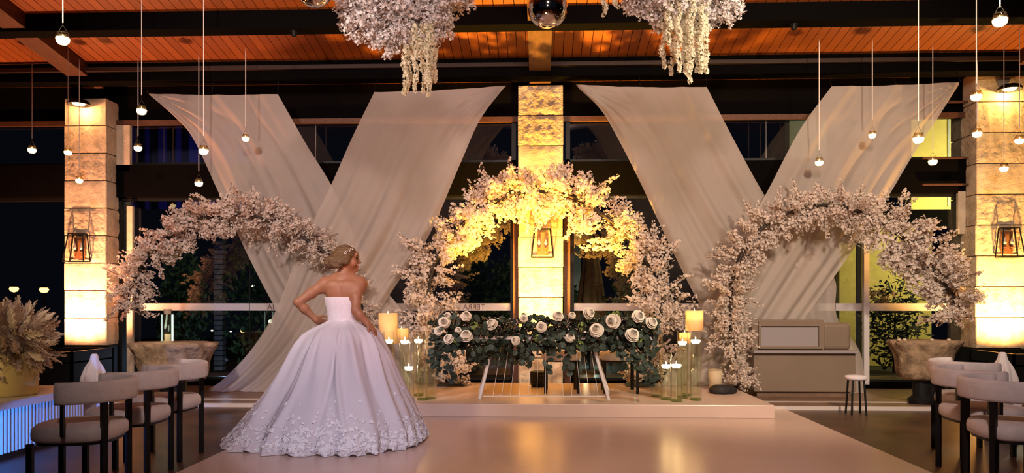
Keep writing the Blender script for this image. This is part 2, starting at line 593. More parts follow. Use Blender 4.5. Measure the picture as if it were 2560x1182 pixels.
window(-10.5, -6.6, ZU0, ZU1, 2, 'dark upper window left of the left pillar')
window(-10.5, -6.6, 0.12, ZL1, 2, 'dark lower window left of the left pillar')
window(XL, wx(1290), ZU0, ZU1, 2, 'dark upper window behind the left crossed drape')
window(wx(1414), XR, ZU0, ZU1, 2, 'dark upper window behind the right crossed drape')
window(XL, wx(1287), 0.12, ZL1, 3, 'dark lower window with frosted lettering strip behind the left drape',
       [(wx(350), wx(760), 'IA', wx(687), 0.115), (wx(760), wx(1285), 'TERRA', wx(1213), 0.105)])
window(wx(1424), XR, 0.12, ZL1, 3, 'dark lower window with frosted strip behind the right drape', [(wx(1425), wx(2370), None, 0, 0)])
# frames beside the middle pillar
for a, c, lb in ((1284, 1297, 'left'), (1408, 1424, 'right')):
    trim(MB().box(((wx(a) + wx(c)) / 2, YW - 0.1, 1.4), (wx(c) - wx(a), 0.16, 2.8)), 'rafter', 'dark brown door frame %s of the middle pillar' % lb, 'door frame')
trim(MB().box(((wx(302) + wx(335)) / 2, YW - 0.08, (zpx(308) + zpx(425)) / 2), (wx(335) - wx(302), 0.06, zpx(308) - zpx(425))), 'stone2',
     'cream panel beside the left pillar in the upper window', 'panel')
trim(MB().box(((wx(328) + wx(342)) / 2, YW - 0.09, (zpx(513) + 0.1) / 2), (wx(342) - wx(328), 0.05, zpx(513) - 0.1)), 'stone2',
     'slim tan window post beside the left pillar', 'post')
trim(MB().box(((wx(2384) + wx(2402)) / 2, YW - 0.09, (zpx(487) + zpx(590)) / 2), (wx(2402) - wx(2384), 0.05, zpx(487) - zpx(590))), 'stone2',
     'slim tan panel beside the right pillar', 'post')
trim(MB().box(((wx(2146) + wx(2164)) / 2, YW - 0.12, 1.15), (0.07, 0.06, 2.1)), 'white', 'narrow white post between the counter and the right stone table', 'post')
for py, lb in ((273, 'upper'), (408, 'middle'), (472, 'lower')):
    trim(MB().box(((wx(2290) + wx(2425)) / 2, YW - 0.16, zpx(py)), (wx(2425) - wx(2290), 0.04, 0.025)), 'rafter', '%s brown rail left of the right pillar' % lb, 'rail')


# ------------------------------------------------------------------ stone pillars with uplights and lantern sconces
def stone_block(w, h, d, seed, rough):
    """front and visible sides subdivided and pitted; joints stay recessed"""
    nx, nz, ny = 26, 16, 10
    g = 0.007
    V, Fc = [], []

    def disp(x, y, z):
        q = vnoise(x * 14 + seed, z * 14, y * 14, seed) * 0.5 + vnoise(x * 34, z * 37 + seed, y * 31, seed + 3) * 0.35
        return q * rough

    def sheet(fn, na, nb):
        o = len(V)
        for i in range(na + 1):
            for j in range(nb + 1):
                V.append(fn(i / na, j / nb))
        for i in range(na):
            for j in range(nb):
                a = o + i * (nb + 1) + j
                Fc.append((a, a + nb + 1, a + nb + 2, a + 1))

    def edge(u, v):
        return min(1.0, 8 * min(u, 1 - u)) * min(1.0, 8 * min(v, 1 - v))

    def front(u, v):
        x, z = (u - .5) * w, g + v * (h - 2 * g)
        k = edge(u, v)
        return (x, -d / 2 - disp(x, 0, z) * k + 0.008 * (1 - k), z)

    def side(s):
        def fn(u, v):
            y, z = (u - .5) * d, g + v * (h - 2 * g)
            k = edge(u, v)
            return (s * (w / 2 + disp(s, y, z) * k * 0.6 - 0.008 * (1 - k)), y, z)
        return fn
    sheet(front, nx, nz)
    sheet(side(-1), ny, nz)
    sheet(side(1), ny, nz)
    sheet(lambda u, v: ((u - .5) * (w - .016), (v - .5) * (d - .016), h - g), 1, 1)
    sheet(lambda u, v: ((u - .5) * (w - .016), (v - .5) * (d - .016), g), 1, 1)
    return V, Fc


def pillar(xc, yf, wdt, zbase, ztop, n, label, seed):
    d = 0.62
    t = thing('stone_pillar', label, 'pillar', (xc, yf + d / 2, 0))
    MB().box((0, 0.012, (ztop - 0.02) / 2), (wdt - 0.05, d - 0.06, ztop - 0.02)).build('core', 'mortar', t)
    hs = [(ztop - zbase) / n] * n
    z = zbase
    for i in range(n):
        V, Fc = stone_block(wdt + random.uniform(-.012, .012), hs[i], d, seed + i * 1.7, 0.030 if (i * 7 + seed) % 3 else 0.012)
        me = mesh_np('stone_block', V, Fc, ['stone' if (i * 7 + seed) % 3 else 'stone2'], smooth=True)
        link('stone_block', me, t, (0, 0, z))
        z += hs[i]
    if zbase > 0.2:
        MB().box((0, 0, zbase / 2), (wdt + .02, d + .02, zbase - 0.01)).build('plinth', 'black', t)
    return t


def sconce(p, yf, label, turn=0.0):
    """tapered wall lantern: black frame, clear panes, back plate, two candle bulbs"""
    t = thing('wall_lantern', label, 'wall lantern', (p.x, yf, p.z))
    wt, wb_, dt, db, h = 0.20, 0.29, 0.11, 0.16, 0.38
    c8 = {}
    for s_ in (-1, 1):
        for q, (w_, d_, z_) in (('t', (wt, dt, h / 2)), ('b', (wb_, db, -h / 2))):
            c8[(s_, 'f', q)] = Vector((s_ * w_ / 2, -d_, z_))
            c8[(s_, 'k', q)] = Vector((s_ * w_ / 2, -0.008, z_))
    fr = MB()
    e = 0.013
    for s_ in (-1, 1):
        for k in 'fk':
            fr.bar(c8[(s_, k, 't')], c8[(s_, k, 'b')], e)
        for q in 'tb':
            fr.bar(c8[(s_, 'f', q)], c8[(s_, 'k', q)], e)
    for k in 'fk':
        for q in 'tb':
            fr.bar(c8[(-1, k, q)], c8[(1, k, q)], e)
    fr.build('lantern_frame', 'black', t)
    MB().box((0, -0.012, 0.0), (0.15, 0.012, 0.30)).build('back_plate', 'brass', t)
    MB().add([c8[(-1, 'f', 't')], c8[(1, 'f', 't')], c8[(1, 'f', 'b')], c8[(-1, 'f', 'b')]], [(0, 1, 2, 3)]).build('pane', 'lglass', t)
    for s_ in (-1, 1):
        MB().add([c8[(s_, 'k', 't')], c8[(s_, 'f', 't')], c8[(s_, 'f', 'b')], c8[(s_, 'k', 'b')]], [(0, 1, 2, 3)]).build('pane', 'lglass', t)
        hld = MB().lathe([(0.004, -0.13), (0.012, -0.12), (0.012, -0.07), (0.028, -0.066), (0.028, -0.06), (0.012, -0.058), (0.012, -0.03), (0, -0.03)], 10,
                         (s_ * 0.045, -0.05, 0)).build('candle_socket', 'brass', t)
        MB().lathe([(0.008, -0.03), (0.02, -0.005), (0.021, 0.012), (0.012, 0.045), (0.003, 0.07), (0, 0.072)], 10,
                   (s_ * 0.045, -0.05, 0)).build('bulb', 'bulb', hld, smooth=True)
    return t


YP = 10.0
xl = at(213, 500, YP).x
xr = at(2502, 500, YP).x
x0c = at(1351.5, 500, YP).x
pillar(xl, YP, 0.60, zpx(866, YP), zpx(233, YP), 9, 'tall coral stone pillar glowing orange at the left windows', 1)
pillar(x0c, YP, 0.60, 0.05, zpx(212, YP), 10, 'tall coral stone pillar glowing yellow behind the middle flower arch', 2)
pillar(xr, YP, 0.64, zpx(868, YP), zpx(190, YP), 9, 'tall coral stone pillar glowing amber at the right edge', 4)
sconce(at(203, 620, YP), YP - 0.02, 'black framed wall lantern on the left stone pillar')
sconce(at(1356, 609, YP), YP - 0.02, 'black framed wall lantern on the middle stone pillar')
sconce(at(2513, 607, YP), YP - 0.02, 'black framed wall lantern on the right stone pillar')


def uplight_box(xc, ztop, label):
    """black trough in front of the pillar that hides the uplight"""
    t = thing('uplight_trough', label, 'light box', (xc, YP - 0.50, 0))
    m = MB()
    w, d, e = 0.86, 0.90, 0.03
    for sx in (-1, 1):
        m.box((sx * (w - e) / 2, 0, ztop / 2), (e, d, ztop))
    for sy in (-1, 1):
        m.box((0, sy * (d - e) / 2, ztop / 2), (w, e, ztop))
    m.box((0, 0, ztop - 0.14), (w, d, 0.02))
    m.build('trough', 'black', t)
    l = MB().lathe([(0.07, 0), (0.085, 0.01), (0.085, 0.05), (0.07, 0.06), (0, 0.06)], 16, (0, -0.22, ztop - 0.13)).build('lamp_housing', 'black', t)
    MB().lathe([(0.06, 0.061), (0.06, 0.066), (0, 0.066)], 16, (0, -0.22, ztop - 0.13)).build('lens', 'lens', l)
    return t


ZB = zpx(868, YP)
uplight_box(xl, ZB - 0.012, 'black trough hiding the uplight at the left pillar foot')
uplight_box(xr, ZB - 0.012, 'black trough hiding the uplight at the right pillar foot')
spot('uplight_left', (xl - 0.05, YP - 0.72, ZB - 0.03), (xl - 0.02, YP, 2.2), (1.0, 0.40, 0.18), 800, 125, 0.6, 0.05)
spot('uplight_right', (xr, YP - 0.72, ZB - 0.03), (xr, YP, 2.2), (1.0, 0.50, 0.13), 850, 125, 0.6, 0.05)
# middle pillar: standing can with rings
t = thing('floor_uplight', 'black can uplight standing before the middle pillar', 'uplight', (at(1345, 940, 9.4).x, 9.32, PLH))
MB().lathe([(0.075, 0), (0.085, 0.0), (0.085, 0.02), (0.095, 0.03), (0.098, 0.19), (0.088, 0.2), (0.07, 0.2), (0.07, 0.17), (0, 0.17)], 20).build('can', 'black', t, smooth=False)
for k in range(4):
    MB().lathe([(0.097, 0.05 + k * .03), (0.102, 0.056 + k * .03), (0.097, 0.062 + k * .03)], 20).build('cooling_ring', 'black', t)
MB().lathe([(0.065, 0.171), (0.065, 0.178), (0, 0.178)], 16).build('lens', 'lens', t)
spot('uplight_middle', (t.location.x, 9.32, PLH + 0.21), (0.0, 10.0, 3.7), (1.0, 0.50, 0.05), 3000, 92, 0.8, 0.06)
# round lamps under the pillar tops
for xx, px, py, lb, col, e in ((xl, 205, 262, 'left', (1.0, 0.45, 0.16), 14), (xr, 2516, 225, 'right', (1.0, 0.62, 0.16), 18)):
    p = at(px, py, YP - 0.08)
    t = thing('pillar_lamp', 'small round lamp fixed near the top of the %s pillar' % lb, 'lamp', (p.x, YP - 0.02, p.z))
    MB().lathe([(0.02, 0.05), (0.10, 0.045), (0.14, 0.01), (0.145, -0.02), (0.13, -0.02), (0.12, 0.0), (0, 0.01)], 20, (0, -0.13, 0)).build('shade', 'black', t)
    MB().box((0, -0.06, 0.04), (0.05, 0.14, 0.04)).build('bracket', 'black', t)
    MB().lathe([(0.0, -0.03), (0.06, -0.022), (0.085, -0.002), (0, 0.0)], 16, (0, -0.13, 0)).build('diffuser', 'tealight', t)
    point('pillar_lamp_light', (p.x, YP - 0.16, p.z - 0.07), col, e, 0.04)

# ------------------------------------------------------------------ outside the glass
gnd = MB().box((0, 18, -0.06), (50, 15, 0.1)).build('ground', 'night')
struct(gnd, 'dark garden ground outside the windows', 'ground')


def brick_column(px0, px1, py0, Y):
    a, c = at(px0, py0, Y), at(px1, py0, Y)
    t = thing('brick_column', 'slim grey brick column out in the dark garden', 'column', ((a.x + c.x) / 2, Y, 0))
    w = c.x - a.x
    MB().box((0, 0, a.z / 2), (w - .02, w - .02, a.z)).build('core', 'night', t)
    h = 0.09
    m0 = None
    for k in range(int(a.z / h)):
        if m0 is None:
            m0 = bevel(MB().box((0, 0, h / 2), (w, w, h - 0.014)).build('brick', 'brick', t), 0.006)
        else:
            o = m0.copy()
            COL.objects.link(o)
            o.parent = t
            o.location = (random.uniform(-.004, .004), random.uniform(-.004, .004), k * h)
    return t


brick_column(539, 561, 585, 13.0)
point('garden_light_blue', (-5.0, 11.6, 0.3), (0.45, 0.65, 1.0), 14, 0.03)


def garden_lamp(px, py, Y, r, label, m='bokeh'):
    p = at(px, py, Y)
    t = thing('garden_lamp', label, 'garden lamp', (p.x, Y, 0), group=None)
    MB().tube([(0, 0, 0), (0, 0, p.z - r)], 0.02, 6).build('pole', 'black', t)
    MB().lathe([(0.0, -r * .8), (r * .7, -r * .55), (r, 0), (r * .75, r * .5), (0, r * .7)], 14, (0, 0, p.z)).build('globe', m, t, smooth=True)
    MB().lathe([(r * 1.3, r * .45), (r * .3, r * 1.1), (0, r * 1.1)], 14, (0, 0, p.z)).build('cap', 'black', t)


garden_lamp(35, 722, 14, .085, 'leftmost amber garden lamp glowing beyond the left window')
garden_lamp(110, 724, 14, .085, 'amber garden lamp nearest the left pillar, seen through the glass')
garden_lamp(608, 826, 15, .06, 'low amber garden lamp between brick column and left drape')
garden_lamp(631, 714, 16, .04, 'small white garden lamp high beside the left drape', 'bokehw')
garden_lamp(530, 826, 15, .025, 'tiny white garden lamp left of the brick column', 'bokehw')
garden_lamp(577, 828, 15, .022, 'tiny white garden lamp right of the brick column', 'bokehw')
garden_lamp(1186, 742, 15, .04, 'small white garden lamp between middle arch and middle pillar', 'bokehw')
garden_lamp(2165, 680, 12, .05, 'white garden lamp beside the yellow house wall', 'bokehw')
# lit houses across the garden
t = thing('garden_house', 'pale yellow lit house beyond the right windows', 'house', (at(2220, 700, 14).x, 14.6, 0))
x_, y_ = t.location.x, t.location.y
for a, c, z0, z1, m_, nm in ((2092, 2132, 0, 2.35, 'ywall', 'wall'), (2160, 2320, 0, 2.65, 'ywall', 'wall'), (2060, 2400, 2.65, 3.0, 'beam', 'balcony_slab'),
                             (2270, 2382, 3.0, 5.0, 'ywall', 'upper_wall'), (1968, 2060, 3.0, 5.0, 'bwall', 'upper_wall')):
    A, C = at(a, 700, 14.6).x - x_, at(c, 700, 14.6).x - x_
    MB().box(((A + C) / 2, 0, (z0 + z1) / 2), (C - A, 0.25, z1 - z0)).build(nm, m_, t)
MB().box((at(2362, 700, 14.6).x - x_, -0.14, 4.0), (0.04, 0.03, 1.9)).build('door_frame', 'bwall', t)
point('house_light', (7.95, 13.0, 2.9), (1.0, 0.88, 0.36), 360, 0.05)
point('house_light_upper', (8.8, 13.0, 4.2), (1.0, 0.95, 0.6), 130, 0.05)
t = thing('blue_curtain', 'dark blue lit curtain behind the upper left window', 'curtain', (at(480, 360, 11.6).x, 11.6, 2.7))
m = MB()
N = 80
V = []
for i in range(N + 1):
    u = i / N
    x = (u - .5) * 2.4
    y = 0.05 * math.sin(u * 60) + 0.02 * math.sin(u * 151)
    V += [(x, y, 0.0), (x, y, 1.6)]
m.add(V, [(2 * i, 2 * i + 2, 2 * i + 3, 2 * i + 1) for i in range(N)])
m.build('curtain_cloth', 'curtain', t, smooth=True)
MB().tube([(-1.25, 0, 1.61), (1.25, 0, 1.61)], 0.02).build('rod', 'black', t)
for s_ in (-1.2, 1.2):
    MB().tube([(s_, 0.02, -2.7), (s_, 0.02, 1.61)], 0.02).build('post', 'black', t)
spot('garden_light_indigo', (at(480, 360, 11).x + 0.9, 10.9, 2.92), (at(500, 360, 11.6).x, 11.6, 3.4), (0.12, 0.12, 1.0), 26, 110, 0.8, 0.04)
# pale teal house corner and closed parasol behind the middle arch
t = thing('teal_house', 'pale teal wall corner beyond the window right of the middle pillar', 'house', (at(1436, 700, 15).x, 15, 0))
MB().box((0, 0, 1.35), (0.24, 0.3, 2.7)).build('wall', 'bwall', t)
MB().box((0, -0.02, 2.74), (0.34, 0.4, 0.08)).build('cornice', 'white', t)
point('garden_fill_teal', (t.location.x + 0.3, 14.2, 0.3), (0.6, 1.0, 0.85), 14, 0.03)  # added light, kept out of view, brightens the teal wall
t = thing('closed_parasol', 'closed brown parasol seen through the window beside the middle pillar', 'parasol', (at(1478, 700, 13).x, 13, 0))
zt = at(1478, 598, 13).z
MB().tube([(0, 0, 0), (0, 0, zt + .05)], 0.025).build('pole', 'black', t)
MB().lathe([(0.27, 0.85), (0.25, 1.1), (0.20, 1.5), (0.13, 2.0), (0.06, zt - .1), (0.02, zt)], 48, fn=lambda a, i, z: 1 + 0.16 * math.sin(8 * a) * (1 - i / 6)).build('canopy', 'canvas', t, smooth=True)
MB().lathe([(0.16, 0), (0.16, .05), (0.04, .07), (0.03, .3), (0, .3)], 16).build('base', 'black', t)
point('garden_fill_warm', (0.75, 12.2, 0.25), (1.0, 0.75, 0.4), 9, 0.03)  # unseen dim light added around the parasol and shrubs


def leaf_cloud(seed, n, rx, ry, rz, size):
    r = np.random.default_rng(seed)
    P = r.normal(size=(n, 3))
    P /= np.linalg.norm(P, axis=1)[:, None]
    P *= (r.random(n) ** 0.4)[:, None]
    P *= np.array([rx, ry, rz])
    P[:, 2] += rz
    return P, r


def shrub(px, Y, h, w, label, seed, m='shrub'):
    p = at(px, 900, Y)
    t = thing('garden_shrub', label, 'shrub', (p.x, Y, 0))
    P, r = leaf_cloud(seed, 900, w / 2, w / 2, h / 2, 0.1)
    V, Fc = [], []
    for q in P:
        d = Vector(r.normal(size=3)).normalized()
        e = d.orthogonal().normalized()
        q = Vector(q)
        L = 0.09 + 0.08 * r.random()
        o = len(V)
        V += [q, q + d * L * .5 + e * L * .22, q + d * L, q + d * L * .5 - e * L * .22]
        Fc.append((o, o + 1, o + 2, o + 3))
    fo = MB().add(V, Fc).build('foliage', m, t)
    fo['kind'] = 'stuff'
    MB().tube([(0, 0, 0), (0.02, 0, h * .6)], [0.03, 0.012], 6).build('stem', 'twig', t)


shrub(1425, 14.0, 1.6, 0.5, 'green shrub left of the closed parasol behind the glass', 1)
shrub(1570, 12.6, 2.2, 0.7, 'green shrub right of the closed parasol behind the glass', 2)
shrub(1255, 12.8, 2.0, 0.6, 'green shrub just left of the middle pillar behind the glass', 3)
shrub(1190, 13.2, 2.6, 0.5, 'tall loose shrub behind the left leg of the middle arch', 4)
shrub(640, 12.9, 2.4, 1.2, 'dim shrub behind the foot of the left drape', 5)
shrub(455, 12.4, 2.2, 0.9, 'dim bushy shrub behind the left flower arch', 6)
shrub(2235, 13.2, 1.75, 1.0, 'black shrub silhouette in front of the yellow house', 7, 'shrub_silhouette')
point('garden_fill_green', (1.5, 12.0, 0.25), (0.5, 1.0, 0.6), 10, 0.03)  # unseen green light added to lift the shrubs


# ------------------------------------------------------------------ crossed drapes
def spline(pts, n):
    P = [Vector(p) for p in pts]
    P = [P[0] * 2 - P[1]] + P + [P[-1] * 2 - P[-2]]
    dense = []
    for i in range(1, len(P) - 2):
        for k in range(20):
            u = k / 20
            a, b_, c, d = P[i - 1], P[i], P[i + 1], P[i + 2]
            dense.append(0.5 * ((2 * b_) + (c - a) * u + (2 * a - 5 * b_ + 4 * c - d) * u * u + (3 * b_ - a - 3 * c + d) * u ** 3))
    dense.append(P[-2])
    L = [0]
    for i in range(1, len(dense)):
        L.append(L[-1] + (dense[i] - dense[i - 1]).length)
    out, j = [], 0
    for k in range(n):
        s = L[-1] * k / (n - 1)
        while j < len(L) - 2 and L[j + 1] < s:
            j += 1
        u = (s - L[j]) / max(1e-9, L[j + 1] - L[j])
        out.append(dense[j].lerp(dense[j + 1], min(1, max(0, u))))
    return out


def drape_cloth(ledge, redge, Y, parent, seed, zfloor, corner):
    NV, NU = 90, 70
    A = spline([at(x, y, Y) for x, y in ledge], NV)
    B = spline([at(x, y, Y) for x, y in redge], NV)
    org = parent.location
    V, Fc = [], []
    rnd = random.Random(seed)
    ph = [rnd.uniform(0, 6.28) for _ in range(6)]
    for i in range(NV):
        v = i / (NV - 1)
        for j in range(NU):
            u = j / (NU - 1)
            p = A[i].lerp(B[i], u)
            if i == 0 or v < 0.06:      # sagging hem between the pinned corners
                p.z -= 0.05 * math.sin(PI * u) * (1 - v / 0.06) * 0.35
            amp = 0.008 + 0.022 * v + 0.02 * math.exp(-((v - 0.55) / 0.2) ** 2)
            yy = amp * (math.sin(u * 19 + ph[0] + 1.5 * v) + 0.6 * math.sin(u * 33 + ph[1] - 2 * v) + 0.35 * math.sin(u * 57 + ph[2] + v))
            cu = u if corner < 0 else 1 - u      # creases radiating from the pulled corner
            rr = math.hypot(cu * 1.3, v * 2.2)
            yy += 0.035 * math.exp(-rr * 2.6) * math.sin(math.atan2(v * 2.2, cu * 1.3 + 1e-6) * 15 + ph[3])
            p.y += yy
            p.z = max(p.z, zfloor + 0.004)
            V.append(p - org)
    for i in range(NV - 1):
        for j in range(NU - 1):
            a = i * NU + j
            Fc.append((a, a + NU, a + NU + 1, a + 1))
    o = MB().add(V, Fc).build('drape_cloth', 'drape', parent, smooth=True)
    # suspension line and corner cord
    return o


def drape_thing(label, x):
    return thing('ceiling_drape', label, 'drape', (x, 9.66, 0))


def hang(t, pts):
    """thin cords from the cloth's top corners up to the far beam"""
    for px, py in pts:
        p = at(px, py, t['Y'])
        MB().tube([p - t.location, Vector((p.x, 9.70, 4.2)) - t.location], 0.004, 5).build('cord', 'black', t)


YD = 9.60
d1 = drape_thing('pink sheer drape slanting right from the upper left, behind the left arch', at(700, 900, YD).x)
d1['Y'] = YD + 0.05
drape_cloth([(368, 232), (440, 295), (485, 350), (545, 478), (620, 640), (690, 772), (760, 870), (850, 966)],
            [(694, 235), (765, 360), (830, 467), (885, 590), (935, 690), (1000, 770), (1060, 870), (1120, 966)], YD + 0.05, d1, 1, PLH, -1)
hang(d1, [(368, 232), (694, 235), (530, 234)])
d2 = drape_thing('pink sheer drape slanting left, foot pooling beside the bride train', at(700, 900, YD).x)
d2['Y'] = YD - 0.06
drape_cloth([(936, 230), (880, 345), (826, 466), (750, 620), (690, 772), (630, 870), (560, 945), (511, 978)],
            [(1266, 213), (1200, 300), (1150, 410), (1070, 590), (982, 722), (900, 850), (830, 930), (770, 989)], YD - 0.06, d2, 2, 0.04, 1)
hang(d2, [(936, 230), (1266, 213), (1100, 222)])
d3 = drape_thing('pink sheer drape slanting right beside the middle pillar, ending behind the counter', at(1900, 900, YD).x)
d3['Y'] = YD + 0.05
drape_cloth([(1440, 212), (1500, 270), (1540, 335), (1604, 460), (1680, 620), (1755, 768), (1830, 880), (1900, 985)],
            [(1767, 217), (1838, 355), (1913, 490), (1985, 590), (2040, 645), (2088, 700), (2092, 790), (2150, 880), (2165, 985)], YD + 0.05, d3, 3, 0.04, -1)
hang(d3, [(1440, 212), (1767, 217), (1600, 214)])
d4 = drape_thing('pink sheer drape slanting left from the upper right near the right pillar', at(1900, 900, YD).x)
d4['Y'] = YD - 0.06
drape_cloth([(2080, 215), (2000, 325), (1913, 490), (1830, 630), (1755, 770), (1700, 860), (1650, 966)],
            [(2402, 203), (2335, 310), (2285, 385), (2222, 492), (2155, 596), (2088, 692), (2010, 800), (1940, 900), (1890, 985)], YD - 0.06, d4, 4, PLH, 1)
hang(d4, [(2080, 215), (2402, 203), (2240, 210)])

# ------------------------------------------------------------------ blossom sprays, arches and hanging flower clouds


def petals_np(P, N, size, rng, npet=5, cup=0.45):
    """P centres, N facing normals -> many five petal blossoms, ten triangles each"""
    n = len(P)
    ref = rng.normal(size=(n, 3))
    U = np.cross(N, ref)
    U /= np.linalg.norm(U, axis=1)[:, None]
    Wv = np.cross(N, U)
    sz = size * (0.7 + 0.6 * rng.random(n))
    Vs, Fs = [], []
    base = np.arange(n) * (npet * 3 + 1)
    allv = np.zeros((n, npet * 3 + 1, 3))
    allv[:, 0] = P
    for k in range(npet):
        a = 2 * PI * k / npet
        for q, (da, rr, up) in enumerate(((-0.55, 0.72, cup * .6), (0, 1.0, cup), (0.55, 0.72, cup * .6))):
            c, s = math.cos(a + da), math.sin(a + da)
            allv[:, 1 + k * 3 + q] = P + (U * c + Wv * s) * (sz * rr)[:, None] + N * (sz * up)[:, None]
    V = allv.reshape(-1, 3)
    Fc = []
    for k in range(npet):
        Fc.append(np.stack([base, base + 1 + k * 3, base + 2 + k * 3, base + 3 + k * 3], 1))
    return V, np.concatenate(Fc)


def spray_mesh(name, seed, length, nb, size, bmat, spread=0.06, twigs=5, droop=0.0):
    rng = np.random.default_rng(seed)
    r = random.Random(seed)
    m = MB()
    bend = Vector((r.uniform(-.2, .2), r.uniform(-.2, .2), 0)) * length
    pts = [Vector((0, 0, length * k / 6)) + bend * (k / 6) ** 2 - Vector((0, 0, droop * length * (k / 6) ** 2)) for k in range(7)]
    m.tube(pts, [0.006 - 0.0007 * k for k in range(7)], 4, 0)
    cs, ns = [], []

    def pop(p, d, w):
        q = Vector(rng.normal(size=3))
        q = (q - d * q.dot(d)).normalized()
        cs.append(p + q * w * (0.35 + 0.65 * r.random()))
        ns.append((q + d * 0.4 + Vector(rng.normal(size=3)) * 0.4).normalized())
    segs = [(pts, 1.0)]
    for k in range(twigs):
        u = r.uniform(0.15, 0.8)
        i = min(5, int(u * 6))
        b0 = pts[i].lerp(pts[i + 1], u * 6 - i)
        dv = Vector((r.uniform(-1, 1), r.uniform(-1, 1), r.uniform(.5, 1.2))).normalized()
        L = length * r.uniform(.25, .45)
        tp = [b0 + dv * L * q / 3 + Vector((0, 0, 0.02 * (q / 3) ** 2)) for q in range(4)]
        m.tube(tp, [.0035, .003, .0022, .0015], 3, 0, cap=False)
        segs.append((tp, 0.45))
    tot = sum(w for _, w in segs)
    for sp, w in segs:
        cnt = max(3, int(nb * w / tot))
        for k in range(cnt):
            u = 0.12 + 0.88 * (k + r.random()) / cnt
            x = min(u, 0.999) * (len(sp) - 1)
            i = int(x)
            d = (sp[i + 1] - sp[i]).normalized()
            pop(sp[i].lerp(sp[i + 1], x - i), d, spread * (1.1 - 0.6 * u))
    V, Fc = petals_np(np.array(cs), np.array(ns), size, rng)
    o = len(m.v)
    allV = m.v + V.tolist()
    allF = m.f + (Fc + o).tolist()
    return mesh_np(name, allV, allF, ['twig', bmat], [0] * len(m.f) + [1] * len(Fc))


def orient(o, p, d, roll, sc):
    q = Vector(d).normalized().to_track_quat('Z', 'Y')
    o.rotation_mode = 'QUATERNION'
    o.rotation_quaternion = q @ Euler((0, 0, roll)).to_quaternion()
    o.location = p
    o.scale = (sc, sc, sc)


SPR = [spray_mesh('blossom_spray', 10 + k, 0.30, 105, 0.0190, 'blossom', 0.060, 7) for k in range(6)]
LONG = [spray_mesh('blossom_spray', 30 + k, 0.42, 62, 0.0180, 'blossom', 0.026, 3) for k in range(4)]


def arch(label, pts, Y, sprays, seed, zb, rad, ends_open):
    """pts: centreline pixels; rad(v): half width in metres along the path"""
    r = random.Random(seed)
    P = spline([at(x, y, Y) for x, y in pts], 80)
    c = (P[0] if P[0].z < P[-1].z else P[-1]).copy()
    t = thing('flower_arch', label, 'flower arch', (c.x, Y, zb))
    org = t.location
    fr = MB()
    fr.tube([p - org for p in P], 0.018, 8)
    fr.tube([p - org + Vector((0, 0.10, 0)) for p in P], 0.012, 6)
    for k in range(0, 80, 6):
        fr.bar(P[k] - org, P[k] - org + Vector((0, 0.10, 0)), 0.008)
    fr.build('arch_frame', 'frame', t)
    foot = P[0] if P[0].z < P[-1].z else P[-1]
    bp = MB().box((foot.x - org.x, 0.05, 0.012), (0.34, 0.34, 0.02)).build('base_plate', 'frame', t)
    if not ends_open:
        MB().box((P[-1].x - org.x, 0.05, 0.012), (0.34, 0.34, 0.02)).build('base_plate', 'frame', t)
    for k in range(sprays):
        v = (k + r.random()) / sprays
        i = min(78, int(v * 79))
        p = P[i].lerp(P[i + 1], v * 79 - i)
        T = (P[i + 1] - P[i]).normalized()
        out = T.cross(Vector((0, 1, 0))).normalized()
        a = r.uniform(0, 2 * PI)
        d = out * math.cos(a) + Vector((0, 1, 0)) * math.sin(a) * (0.9 if math.sin(a) < 0 else 0.5)
        d += T * r.uniform(-.9, .9)
        w = rad(v)
        if r.random() < .42:
            me, L = r.choice(LONG), 0.42
            sc = w / L * r.uniform(1.0, 1.5)
            d = d.normalized() + T * r.uniform(-.5, .5)
        else:
            me, L = r.choice(SPR), 0.30
            sc = w / L * r.uniform(.7, 1.1)
        if p.z + d.normalized().z * L * sc < zb + 0.03:
            d.z = abs(d.z)
        o = link('blossom_spray', me, t)
        orient(o, p - org + Vector((0, 0.03, 0)), d, r.uniform(0, 6.28), sc)
    return t


arch('asymmetric pale blossom arch left of and behind the bride',
     [(318, 775), (332, 705), (370, 640), (430, 580), (510, 545), (600, 532), (690, 560), (770, 602), (838, 655), (885, 720), (910, 800), (925, 880), (930, 962)], 9.25,
     285, 11, PLH, lambda v: 0.30 if v < .5 else (0.30 - 0.12 * min(1, (v - .5) / .2)), True)
arch('tall blossom arch in the middle, lit yellow by the pillar uplight',
     [(1128, 958), (1100, 890), (1072, 810), (1072, 730), (1088, 655), (1130, 588), (1195, 525), (1270, 488), (1350, 478), (1430, 492), (1505, 535), (1570, 592), (1620, 660), (1648, 735), (1652, 800), (1630, 880), (1600, 958)], 9.42,
     297, 12, PLH, lambda v: 0.38 - 0.10 * abs(2 * v - 1) ** 4, False)
arch('asymmetric pink blossom arch on the right before the counter',
     [(1850, 970), (1838, 900), (1828, 810), (1830, 720), (1852, 645), (1895, 580), (1965, 535), (2050, 512), (2140, 525), (2215, 560), (2275, 605), (2320, 655), (2365, 715), (2415, 775)], 9.02,
     297, 13, 0.04, lambda v: 0.27 + (0.10 if v > .72 else 0.0) - (0.05 if v < .12 else 0), True)

CSP = [spray_mesh('blossom_spray', 50 + k, 0.34, 95, 0.020, 'blossom_cool', 0.06, 6) for k in range(5)]


